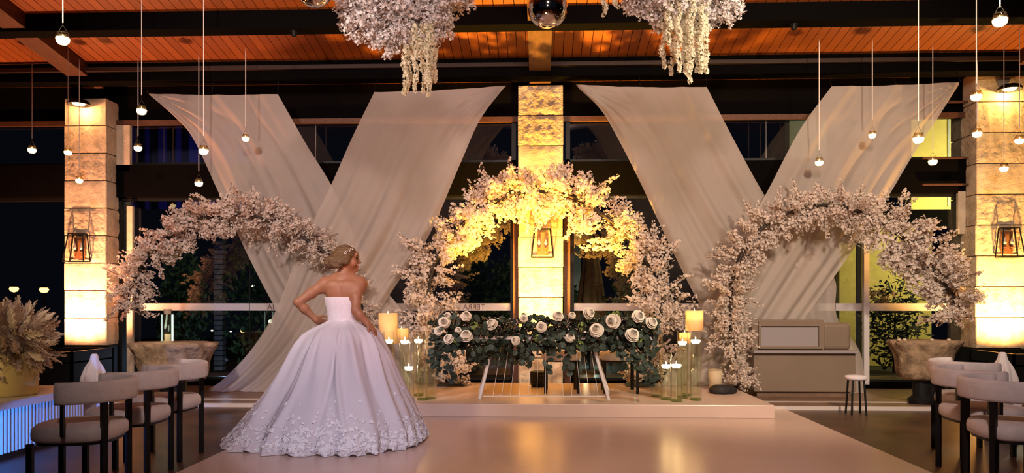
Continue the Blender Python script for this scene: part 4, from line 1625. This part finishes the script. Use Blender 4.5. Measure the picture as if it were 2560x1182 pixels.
rt, ztop = rustic_table(328, 538, 855, 940, 8.75, 'rough stone pedestal table under the left flower arch', 1)
rt2, ztop2 = rustic_table(2222, 2396, 850, 935, 8.75, 'rough stone pedestal table near the right pillar', 2)
for px in (2248, 2262, 2330, 2372):
    p = at(px, 846, 8.6)
    t = MB().lathe([(0, 0), (.02, .004), (.026, .016), (.012, .03), (0, .03)], 7, (0, 0, 0)).build('pebble', 'stone2', smooth=True)
    t.location = (p.x, 8.6, ztop2 - .004)
    tag(t, {2248: 'leftmost pale pebble', 2262: 'second pale pebble from the left', 2330: 'third pale pebble from the left', 2372: 'rightmost pale pebble'}[px] + ' on the right stone table', 'pebble', 'pebbles on the right stone table')
p = at(419, 852, 8.7)
t = thing('glass_lantern', 'glowing glass cylinder lantern standing on the left stone table', 'lantern', (p.x, 8.7, ztop))
H = at(419, 785, 8.7).z - ztop
MB().lathe([(.074, .005), (.074, H), (.070, H), (.070, .006)], 28).build('glass', 'vglass', t, smooth=True)
MB().lathe([(0, .0), (.085, .0), (.08, .02), (0, .02)], 20).build('base', 'rustic', t)
MB().lathe([(.04, H), (.045, H + .06), (0, H + .06)], 16).build('cap', 'rustic', t)
MB().lathe([(0, .02), (.035, .02), (.035, .10), (0, .10)], 14).build('candle', 'wax', t)
for s_, w_ in ((-1, .005), (1, .011)):
    MB().tube([(s_ * .064, -.01, .02), (s_ * .064, -.01, H - .005)], w_, 8).build('edge_glow_strip', 'edge', t)  # emissive strips stand in for the glow along the glass edges
point('lantern_light', (p.x, 8.62, ztop + H * .5), (.85, 1.0, .7), .8, .03)

# cream counter with framed panel on the right
a, c = at(1885, 800, 9.3), at(2140, 800, 9.3)
t = thing('cream_counter', 'cream panelled counter standing behind the right flower arch', 'counter', ((a.x + c.x) / 2, 9.36, .04))
Wc = c.x - a.x
Hc = a.z - .04
zl = at(1900, 882, 9.3).z - .04
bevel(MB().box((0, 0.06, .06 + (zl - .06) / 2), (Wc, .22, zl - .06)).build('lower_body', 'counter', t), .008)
MB().box((0, .08, .03), (Wc - .1, .18, .06)).build('plinth', 'ledge', t)
bevel(MB().box((0, .035, zl + .015), (Wc + .04, .30, .035)).build('ledge', 'panel', t), .008)
xs = at(2066, 800, 9.3).x - t.location.x
bevel(MB().box(((-Wc / 2 + xs) / 2, .09, (zl + Hc) / 2 + .015), (xs + Wc / 2, .14, Hc - zl - .03)).build('upper_body', 'counter', t), .006)
bevel(MB().box(((xs + Wc / 2) / 2, .12, zl + .03 + (Hc - zl) * .42), (Wc / 2 - xs, .10, (Hc - zl) * .84)).build('side_body', 'counter', t), .05, 4)
fx0, fx1 = -Wc / 2 + .07, xs - .02
fz0, fz1 = zl + .05, Hc - .02
m = MB()
e = .055
m.box(((fx0 + fx1) / 2, .0, fz1 - e / 2), (fx1 - fx0, .05, e))
m.box(((fx0 + fx1) / 2, .0, fz0 + e / 4), (fx1 - fx0, .05, e / 2))
m.box((fx0 + e / 4, 0, (fz0 + fz1 - e / 2) / 2), (e / 2, .05, fz1 - fz0 - 1.5 * e))
m.box((fx1 - e / 2, 0, (fz0 + fz1 - e / 2) / 2), (e, .05, fz1 - fz0 - 1.5 * e))
m.build('panel_frame', 'counter', t)
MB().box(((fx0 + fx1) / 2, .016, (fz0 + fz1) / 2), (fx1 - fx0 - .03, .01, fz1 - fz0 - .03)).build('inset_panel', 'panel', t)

# stool, pot and bag on the right
p = at(2140, 1028, 8.15)
t = thing('low_stool', 'low stool with white pad and black legs beside the counter', 'stool', (p.x, 8.15, 0))
zs = at(2140, 938, 8.15).z
MB().lathe([(0, zs - .05), (.10, zs - .05), (.115, zs - .03), (.11, zs - .006), (.08, zs), (0, zs)], 24).build('seat', 'cloth', t, smooth=True)
for k in range(4):
    a = PI / 4 + k * PI / 2
    MB().tube([(.085 * math.cos(a), .085 * math.sin(a), zs - .05), (.11 * math.cos(a), .11 * math.sin(a), 0)], .011, 8).build('leg', 'black', t)
p = at(1781, 960, 9.25)
t = thing('cream_pot', 'plain cream pot on the floor between candles and right arch', 'pot', (p.x, 9.1, PLH))
MB().lathe([(0, 0), (.075, 0), (.085, .25), (.078, .25), (.07, .02), (0, .02)], 24).build('pot_body', 'pot', t, smooth=True)
MB().lathe([(.085, .235), (.09, .242), (.085, .25)], 24).build('rim', 'pot', t)
p = at(1806, 968, 8.72)
m = MB()
m.lathe([(0, 0), (.14, 0), (.155, .03), (.14, .075), (.09, .1), (0, .095)], 28, sy=.6, fn=lambda a, i, z: 1 + .1 * math.sin(3 * a + 1) + .05 * math.sin(7 * a + z * 40))
o = m.build('black_bag', 'bag', smooth=True)
o.location = (p.x, 8.72, PLH)
tag(o, 'slumped black bag at the foot of the right flower arch', 'bag')


# ------------------------------------------------------------------ the bride: implicit surface body, hair, gown
class Field:
    def __init__(s, lo, hi, h):
        s.lo, s.h = np.array(lo, float), h
        s.n = np.ceil((np.array(hi) - s.lo) / h).astype(int) + 1
        s.F = np.full(s.n, 1.0, np.float32)

    def block(s, lo, hi):
        a = np.clip(np.floor((np.array(lo) - s.lo) / s.h).astype(int), 0, s.n)
        b_ = np.clip(np.ceil((np.array(hi) - s.lo) / s.h).astype(int) + 1, 0, s.n)
        sl = tuple(slice(int(p), int(q)) for p, q in zip(a, b_))
        g_ = [s.lo[i] + np.arange(int(a[i]), int(b_[i])) * s.h for i in range(3)]
        X, Y, Z = np.meshgrid(*g_, indexing='ij')
        return sl, X, Y, Z

    def put(s, sl, d, k, cut=False):
        f = s.F[sl]
        if cut:
            h = np.clip(.5 - .5 * (f + d) / k, 0, 1)
            s.F[sl] = f * (1 - h) - d * h + k * h * (1 - h)
        else:
            h = np.clip(.5 + .5 * (f - d) / k, 0, 1)
            s.F[sl] = f * (1 - h) + d * h - k * h * (1 - h)

    def cone(s, a, b_, ra, rb, k=.015, cut=False):
        a, b_ = np.array(a, float), np.array(b_, float)
        m = max(ra, rb) + .05
        sl, X, Y, Z = s.block(np.minimum(a, b_) - m, np.maximum(a, b_) + m)
        if X.size == 0:
            return
        d = b_ - a
        L2 = max(1e-9, d @ d)
        t_ = np.clip(((X - a[0]) * d[0] + (Y - a[1]) * d[1] + (Z - a[2]) * d[2]) / L2, 0, 1)
        D = np.sqrt((X - a[0] - t_ * d[0]) ** 2 + (Y - a[1] - t_ * d[1]) ** 2 + (Z - a[2] - t_ * d[2]) ** 2) - (ra + (rb - ra) * t_)
        s.put(sl, D, k, cut)

    def ell(s, c, r, R=None, k=.015, cut=False, disp=None):
        c, r = np.array(c, float), np.array(r, float)
        m = r.max() + .05
        sl, X, Y, Z = s.block(c - m, c + m)
        if X.size == 0:
            return
        P = np.stack([X - c[0], Y - c[1], Z - c[2]], -1)
        if R is not None:
            P = P @ np.array(R)          # columns are the local axes
        k0 = np.linalg.norm(P / r, axis=-1)
        k1 = np.linalg.norm(P / (r * r), axis=-1) + 1e-6
        D = k0 * (k0 - 1) / k1
        if disp:
            D = D + disp(P)
        s.put(sl, D, k, cut)

    def loft(s, tab, k=.02):
        tab = np.array(tab, float)
        z0, z1 = tab[0, 0], tab[-1, 0]
        sl, X, Y, Z = s.block((-.3, -.25, z0 - .02), (.3, .25, z1 + .02))
        I = lambda c: np.interp(Z, tab[:, 0], tab[:, c])
        rx, ry, cx, cy = I(1), I(2), I(3), I(4)
        q = np.sqrt(((X - cx) / rx) ** 2 + ((Y - cy) / ry) ** 2)
        D = (q - 1) * np.minimum(rx, ry)
        D = np.maximum(D, np.maximum(z0 - Z, Z - z1))
        s.put(sl, D, k)

    def mesh(s):
        """naive surface nets"""
        F_ = s.F
        neg = F_ < 0
        nx, ny, nz = F_.shape
        cnt = np.zeros((nx - 1, ny - 1, nz - 1), np.int8)
        for dx in (0, 1):
            for dy in (0, 1):
                for dz in (0, 1):
                    cnt += neg[dx:nx - 1 + dx, dy:ny - 1 + dy, dz:nz - 1 + dz]
        act = (cnt > 0) & (cnt < 8)
        idx = np.argwhere(act)
        ids = np.full(act.shape, -1, np.int64)
        ids[act] = np.arange(len(idx))
        acc = np.zeros((len(idx), 3))
        num = np.zeros(len(idx))
        C = [(dx, dy, dz) for dx in (0, 1) for dy in (0, 1) for dz in (0, 1)]
        for a in range(8):
            for b_ in range(a + 1, 8):
                if sum(abs(C[a][i] - C[b_][i]) for i in range(3)) != 1:
                    continue
                fa = F_[idx[:, 0] + C[a][0], idx[:, 1] + C[a][1], idx[:, 2] + C[a][2]]
                fb = F_[idx[:, 0] + C[b_][0], idx[:, 1] + C[b_][1], idx[:, 2] + C[b_][2]]
                x = (fa < 0) != (fb < 0)
                t_ = np.where(x, fa / np.where(fa == fb, 1, fa - fb), 0)
                pt = np.array(C[a]) + t_[:, None] * (np.array(C[b_]) - np.array(C[a]))
                acc += np.where(x[:, None], pt, 0)
                num += x
        V = s.lo + (idx + acc / num[:, None]) * s.h
        Q = []
        for ax in range(3):
            o1, o2 = [(1, 2), (2, 0), (0, 1)][ax]
            sa = [slice(None)] * 3
            sb = [slice(None)] * 3
            sa[ax], sb[ax] = slice(0, -1), slice(1, None)
            A, B = neg[tuple(sa)], neg[tuple(sb)]
            e = np.argwhere(A != B)
            e = e[(e[:, o1] > 0) & (e[:, o2] > 0) & (e[:, o1] < F_.shape[o1] - 1) & (e[:, o2] < F_.shape[o2] - 1)]
            u = np.zeros(3, int)
            w = np.zeros(3, int)
            u[o1], w[o2] = 1, 1
            q = np.stack([ids[tuple((e - u - w).T)], ids[tuple((e - w).T)], ids[tuple(e.T)], ids[tuple((e - u).T)]], 1)
            fl_ = ~A[tuple(e.T)]
            q[fl_] = q[fl_][:, ::-1]
            Q.append(q)
        Q = np.concatenate(Q)
        return V, Q[(Q >= 0).all(1)]


YB = 6.3
pb = at(858, 900, YB)
bride = thing('person', 'person in a strapless white ball gown, back to camera, hands on hips, looking right', 'person', (pb.x, YB, 0.012))

TORSO = [(.80, .165, .12, 0, .02), (.90, .165, .12, 0, .02), (.97, .150, .11, 0, .015), (1.04, .114, .088, .0, .0), (1.12, .124, .094, 0, 0), (1.20, .138, .102, -.002, .0),
         (1.28, .146, .102, -.002, 0), (1.335, .150, .090, 0, 0), (1.375, .135, .072, 0, 0), (1.405, .09, .056, .002, 0), (1.43, .05, .04, .005, 0)]
fb = Field((-.46, -.26, -.01), (.40, .28, 1.72), .0052)
fb.loft(TORSO)
for s_ in (-1, 1):
    fb.ell((s_ * .150, 0, 1.352), (.050, .046, .050), k=.06)
    fb.cone((s_ * .02 + .005, .005, 1.435), (s_ * .145, .0, 1.378), .042, .030, k=.04)
    fb.ell((s_ * .070, -.066, 1.315), (.046, .018, .050), k=.06)
    fb.ell((s_ * .065, .085, 1.21), (.055, .04, .055), k=.03)
    fb.cone((s_ * .085, .02, .88), (s_ * .075, .02, .48), .085, .052, k=.04)
    fb.cone((s_ * .075, .02, .48), (s_ * .07, .0, .12), .050, .030, k=.02)
    fb.cone((s_ * .07, -.02, .07), (s_ * .075, .12, .03), .035, .026, k=.02)
fb.cone((0, -.118, 1.16), (0, -.106, 1.36), .006, .006, k=.022, cut=True)
fb.cone((.004, .0, 1.40), (.022, .008, 1.51), .053, .046, k=.03)


def hand(Wp, d, nrm, curl, thumb_side, sc=1.0):
    """palm, four fingers of unequal length bending towards nrm, thumb from the side"""
    d = Vector(d).normalized()
    n_ = Vector(nrm)
    n_ = (n_ - d * n_.dot(d)).normalized()
    s_ = d.cross(n_).normalized() * thumb_side
    Wp = Vector(Wp)
    R = np.array([s_, d, n_]).T
    fb.ell(Wp + d * .045 * sc, (.037 * sc, .052 * sc, .016 * sc), R, k=.015)
    fb.cone(Wp, Wp + d * .03, .024, .022, k=.015)
    for q, (off, L) in enumerate(((.027, .068), (.009, .078), (-.009, .072), (-.026, .056))):
        p = Wp + d * .085 * sc + s_ * off * sc
        dr = (d + s_ * off * 2).normalized()
        for seg, (fr, rr) in enumerate(((.45, .0092), (.32, .0084), (.25, .0074))):
            a = curl * (.5 + .5 * seg)
            v = (dr * math.cos(a) + n_ * math.sin(a)).normalized()
            e = p + v * L * fr * sc
            fb.cone(p, e, rr, rr * .93, k=.004)
            p = e
    p = Wp + d * .03 * sc + s_ * .032 * sc
    v = (d * .75 + s_ * .6 + n_ * .35).normalized()
    e = p + v * .038 * sc
    fb.cone(p - v * .01, e, .012, .010, k=.008)
    v2 = (d * .85 + s_ * .1 + n_ * .6).normalized()
    fb.cone(e, e + v2 * .032 * sc, .010, .008, k=.004)


# left arm, elbow out, hand on the hip
S, E, Wl = (-.158, -.002, 1.352), (-.362, -.095, 1.196), (-.232, -.030, 1.052)
fb.cone(S, ((S[0] + E[0]) / 2, (S[1] + E[1]) / 2, (S[2] + E[2]) / 2), .047, .043, k=.05)
fb.cone(((S[0] + E[0]) / 2, (S[1] + E[1]) / 2, (S[2] + E[2]) / 2), E, .043, .034, k=.02)
fb.cone(E, (-.315, -.068, 1.142), .035, .038, k=.02)
fb.cone((-.315, -.068, 1.142), Wl, .037, .025, k=.02)
hand(Wl, (.30, .80, -.30), (.8, -.3, -.2), .55, -1)
# right arm down, gathering the skirt at the hip
S, E, Wr = (.148, -.008, 1.352), (.142, -.130, 1.128), (.236, -.112, 1.022)
Mi = ((S[0] + E[0]) / 2 - .012, (S[1] + E[1]) / 2 - .008, (S[2] + E[2]) / 2)
fb.cone(S, Mi, .047, .043, k=.05)
fb.cone(Mi, E, .044, .035, k=.02)
fb.cone(E, (.175, -.126, 1.09), .036, .037, k=.02)
fb.cone((.175, -.126, 1.09), Wr, .036, .025, k=.02)
hand(Wr, (.62, .10, -.72), (-.5, .25, -.55), .8, -1)

# head turned to the right, in profile
HC = np.array((.030, .004, 1.566))
ph = math.radians(14)
U_ = np.array((math.cos(ph), math.sin(ph), -.06))
U_ /= np.linalg.norm(U_)
Vv = np.array((-math.sin(ph), math.cos(ph), 0))
Ww = np.cross(U_, Vv)
HR = np.stack([U_, Vv, Ww], 1)


def hp(u, v, w):
    return HC + U_ * u + Vv * v + Ww * w


fb.ell(hp(-.012, 0, .030), (.096, .074, .086), HR, k=.02)
fb.ell(hp(.034, 0, -.018), (.060, .058, .082), HR, k=.02)
fb.cone(hp(.018, 0, -.070), hp(.066, 0, -.095), .042, .019, k=.025)
fb.ell(hp(.080, 0, .045), (.018, .045, .030), HR, k=.02)
fb.cone(hp(.090, 0, .014), hp(.114, 0, -.020), .007, .0105, k=.010)
for s_ in (-1, 1):
    fb.ell(hp(.104, s_ * .010, -.026), (.009, .008, .007), HR, k=.006)
    fb.ell(hp(.102, s_ * .034, .008), (.012, .020, .011), HR, k=.012, cut=True)
    fb.ell(hp(.060, s_ * .042, -.030), (.030, .022, .028), HR, k=.02)
    fb.ell(hp(-.006, s_ * .074, -.012), (.019, .008, .029), HR, k=.006)
fb.ell(hp(.096, 0, -.051), (.010, .019, .0060), HR, k=.005)
fb.ell(hp(.094, 0, -.063), (.0095, .017, .0068), HR, k=.005)
fb.ell(hp(.088, 0, -.090), (.016, .018, .014), HR, k=.012)
V, Q = fb.mesh()
me = mesh_np('body', V, Q, ['skin'], smooth=True)
sm = link('body', me, bride)
sm.modifiers.new('smooth', 'SMOOTH').iterations = 2
# eyes, brows and lips
for s_ in (-1, 1):
    e = MB().lathe([(0, -.012), (.009, -.008), (.012, 0), (.009, .008), (0, .012)], 10).build('eye', 'eye', bride, smooth=True)
    e.location = Vector(hp(.0845, s_ * .034, .008))
    e.scale = (.8, 1.1, .5)
    lv = [hp(.098 - .030 * abs(q / 4 - .25), s_ * (.016 + .010 * q), .014 + .002 * math.sin(q / 4 * PI)) for q in range(5)]
    MB().tube(lv, .0022, 5).build('lashes', 'eye', bride)
    bv = [hp(.104 - .030 * (q / 4) ** 1.5, s_ * (.014 + .010 * q), .030 + .005 * math.sin(q / 4 * PI)) for q in range(5)]
    MB().tube(bv, [.002, .0028, .0028, .0024, .001], 5).build('eyebrow', 'hair', bride)
lp = MB()
for w_, u_ in ((-.051, .1035), (-.063, .1015)):
    lp.tube([hp(u_ - .012 * (q / 3) ** 2, .0065 * q, w_) for q in range(-3, 4)], [.001, .003, .0042, .0044, .0042, .003, .001], 6)
lp.build('lips', 'lip', bride, smooth=True)

# hair: cap swept back into a low coiled bun
fh = Field((-.24, -.20, 1.42), (.20, .22, 1.72), .0042)


def strand(P):
    return .0022 * np.sin(P[..., 2] * 260 + P[..., 0] * 90)


fh.ell(hp(-.018, 0, .034), (.104, .083, .091), HR, k=.01, disp=strand)
fh.ell(hp(-.055, 0, -.005), (.070, .076, .075), HR, k=.03, disp=strand)
fh.ell(hp(.088, 0, -.042), (.074, .090, .098), HR, k=.014, cut=True)
fh.ell(hp(-.03, 0, -.13), (.12, .12, .052), HR, k=.014, cut=True)

for s_ in (-1, 1):
    fh.ell(hp(-.012, s_ * .072, -.008), (.042, .020, .046), HR, k=.02, disp=strand)


def coil(P):
    a = np.arctan2(P[..., 1], P[..., 2] + .0)
    rr = np.sqrt(P[..., 1] ** 2 + P[..., 2] ** 2)
    return .0045 * np.sin(a * 3 + rr * 170 + P[..., 0] * 60)


fh.ell(hp(-.105, -.012, -.030), (.076, .072, .058), HR, k=.016, disp=coil)
fh.ell(hp(-.150, -.022, -.040), (.034, .040, .034), HR, k=.016, disp=coil)
fh.ell(hp(-.085, -.050, -.055), (.052, .034, .030), HR, k=.014, disp=coil)
V, Q = fh.mesh()
hr = link('hair', mesh_np('hair', V, Q, ['hair'], smooth=True), bride)
hr['label'] = 'blonde hair in a low coiled bun'
# jewelled leaf comb on the camera side of the head
tm = MB()
rc_ = random.Random(5)
path = []
for k in range(16):
    u = k / 15
    uu, w_ = .040 - .045 * u + .016 * math.sin(u * 5), .112 - .080 * u
    q = 1 - ((uu + .018) / .106) ** 2 - ((w_ - .034) / .093) ** 2
    vv = -.084 * math.sqrt(max(0.0, q)) - .002
    path.append(Vector(hp(uu, vv, min(w_, .126))))
tm.tube(path, .0014, 4)
cm = tm.build('hair_comb', 'chrome', bride)
cm['label'] = 'jewelled leaf hair comb'
for k in range(26):
    p = path[min(15, int(k * 15 / 25))] + Vector((rc_.uniform(-.012, .012), -.004 + rc_.uniform(-.004, .0), rc_.uniform(-.008, .010)))
    R = rc_.uniform(.0035, .007)
    o = MB().lathe([(0, -R), (R * .8, 0), (0, R)], 5).build('crystal', 'crystal', cm)
    o.location = p
    o.rotation_euler = (rc_.uniform(0, 3), rc_.uniform(0, 3), rc_.uniform(0, 3))

# bodice: close fitting, pointed at the back waist
T = np.array(TORSO)
NB, NZ = 72, 26
V, Fc = [], []
for i in range(NZ + 1):
    for j in range(NB):
        a = 2 * PI * j / NB
        back = max(0, -math.sin(a))
        top = 1.240 + .03 * max(0, math.sin(a)) ** 2
        bot = 1.035 - .045 * back ** 6
        z = top + (bot - top) * i / NZ
        rx, ry, cx, cy = [np.interp(z, T[:, 0], T[:, q]) for q in (1, 2, 3, 4)]
        off = .012 + .005 * max(0, (z - 1.12) / .12) + (.02 * max(0, math.sin(a)) ** 2 * math.exp(-((z - 1.2) / .06) ** 2) * 2)
        seam = .0016 * (abs(math.sin(a * 5)) ** .5 - 1)
        V.append((cx + (rx + off + seam) * math.cos(a), cy + (ry + off + seam) * math.sin(a), z))
for i in range(NZ):
    for j in range(NB):
        Fc.append((i * NB + j, (i + 1) * NB + j, (i + 1) * NB + (j + 1) % NB, i * NB + (j + 1) % NB))
bd = link('bodice', mesh_np('bodice', V, Fc, ['satin'], smooth=True), bride)
bd.modifiers.new('thick', 'SOLIDIFY').thickness = .005
bd['label'] = 'beaded strapless bodice'

# skirt
prof_z = [1.045, 1.02, .99, .96, .92, .86, .78, .68, .56, .44, .33, .22, .12, .05, .0]
prof_r = [.118, .150, .205, .255, .305, .350, .395, .440, .490, .545, .600, .650, .680, .690, .680]
NT, NR = 360, 120
FOLDS = [(190, 5, .045, .1), (212, 4, .05, .05), (228, 5, -.03, .05), (240, 3.5, .055, .03), (257, 6, .03, .0), (272, 3.5, -.045, .02), (281, 3, .04, .02), (300, 5, .045, .04), (318, 4, -.03, .1), (330, 4, .045, .05), (350, 4, .03, .15)]


def skirt_pt(a, t_, lift=0.0):
    z = 1.045 * (1 - t_)
    r_ = float(np.interp(-z, [-q for q in prof_z], prof_r))
    # train swept to the left
    da = (a - math.radians(196) + PI) % (2 * PI) - PI
    r_ += .30 * math.exp(-(da / .55) ** 2) * t_ ** 2.6
    # right side a little slimmer at the hip, front flatter
    pleat = math.sin(9 * a + 1.1 * math.sin(2 * a)) * .55 + math.sin(17 * a + 2.0 + math.sin(3 * a)) * .3 + math.sin(31 * a + .7) * .15
    amp = .004 + .030 * t_ ** 1.1 * (1 - .25 * t_) + .010 * math.exp(-((t_ - .06) / .05) ** 2)
    r_ += amp * pleat
    # deep soft folds falling from the gathered back waist
    for c_, w_, h_, t0 in FOLDS:
        q_ = ((a - math.radians(c_ + 6 * math.sin(3 * t_ + c_)) + PI) % (2 * PI) - PI) / math.radians(w_)
        if abs(q_) < 3:
            r_ += h_ * math.exp(-q_ * q_) * min(1, max(0, (t_ - t0) * 7)) * (1 - .35 * t_)
    # pannier puffs at the hips
    r_ += .020 * math.exp(-((t_ - .10) / .06) ** 2) * (abs(math.cos(a)) ** 2) * (1 + .5 * math.sin(6 * a))
    # ruffled hem
    r_ += .020 * max(0, (t_ - .82) / .18) ** 1.5 * math.sin(26 * a + 2 * math.sin(5 * a)) + .012 * max(0, (t_ - .8) / .2) * math.sin(47 * a + 9 * t_)
    x = r_ * math.cos(a)
    y = r_ * math.sin(a) * .96
    if z < .12:
        z = z + max(0, .02 * math.sin(26 * a + 1.3 + 2 * math.sin(5 * a))) * (1 - z / .12)
    # waist follows the bodice ellipse
    k = max(0, 1 - t_ / .08)
    y *= 1 - .2 * k
    n_ = Vector((math.cos(a), math.sin(a), .45)).normalized()
    return Vector((x, y, z + .004)) + n_ * lift


V = [skirt_pt(2 * PI * j / NT, i / NR) for i in range(NR + 1) for j in range(NT)]
Fc = [(i * NT + j, (i + 1) * NT + j, (i + 1) * NT + (j + 1) % NT, i * NT + (j + 1) % NT) for i in range(NR) for j in range(NT)]
skp = MB().add(V, Fc).build('skirt', 'tulle', bride, smooth=True)
skp['label'] = 'full tulle skirt with a train to the left'
# lace flowers sewn around the hem, thinning upwards
rl = random.Random(21)
V, Fc = [], []
for k in range(2300):
    a = rl.uniform(0, 2 * PI)
    t_ = 1 - abs(rl.gauss(0, .13)) - .01
    if t_ < .35:
        continue
    p = skirt_pt(a, t_, .004)
    px_ = skirt_pt(a + .01, t_, .004)
    pz_ = skirt_pt(a, t_ - .01, .004)
    e1 = (px_ - p).normalized()
    e2 = (pz_ - p).normalized()
    nn = e1.cross(e2).normalized()
    R = rl.uniform(.010, .026)
    o = len(V)
    V.append(p + nn * .003)
    m_ = 15
    ph_ = rl.uniform(0, 6)
    for q in range(m_):
        an = 2 * PI * q / m_ + ph_
        rr = R * (.70 + .30 * math.cos(5 * 2 * PI * q / m_))
        V.append(p + (e1 * math.cos(an) + e2 * math.sin(an)) * rr + nn * rl.uniform(.0, .006))
    for q in range(m_):
        Fc.append((o, o + 1 + q, o + 1 + (q + 1) % m_))
lc = MB().add(V, Fc).build('lace_hem', 'lace', skp)
lc['kind'] = 'stuff'
lc['label'] = 'raised floral lace along the hem'
V, Fc = [], []
for k in range(260):
    if k < 60:
        a, z = rl.uniform(PI, 2 * PI), rl.uniform(1.04, 1.22)
        rx, ry, cx, cy = [np.interp(z, T[:, 0], T[:, q]) for q in (1, 2, 3, 4)]
        p = Vector((cx + (rx + .013) * math.cos(a), cy + (ry + .013) * math.sin(a), z))
    else:
        p = skirt_pt(rl.uniform(PI, 2 * PI), rl.uniform(.05, .98), .003)
    R = rl.uniform(.0018, .0038)
    o = len(V)
    V += [p + Vector(q) * R for q in ((1, 0, 0), (-1, 0, 0), (0, 1, 0), (0, -1, 0), (0, 0, 1), (0, 0, -1))]
    Fc += [(o + i, o + j, o + q) for i in (0, 1) for j in (2, 3) for q in (4, 5)]
cr = MB().add(V, Fc).build('gown_crystals', 'crystal', bride)
cr['kind'] = 'stuff'
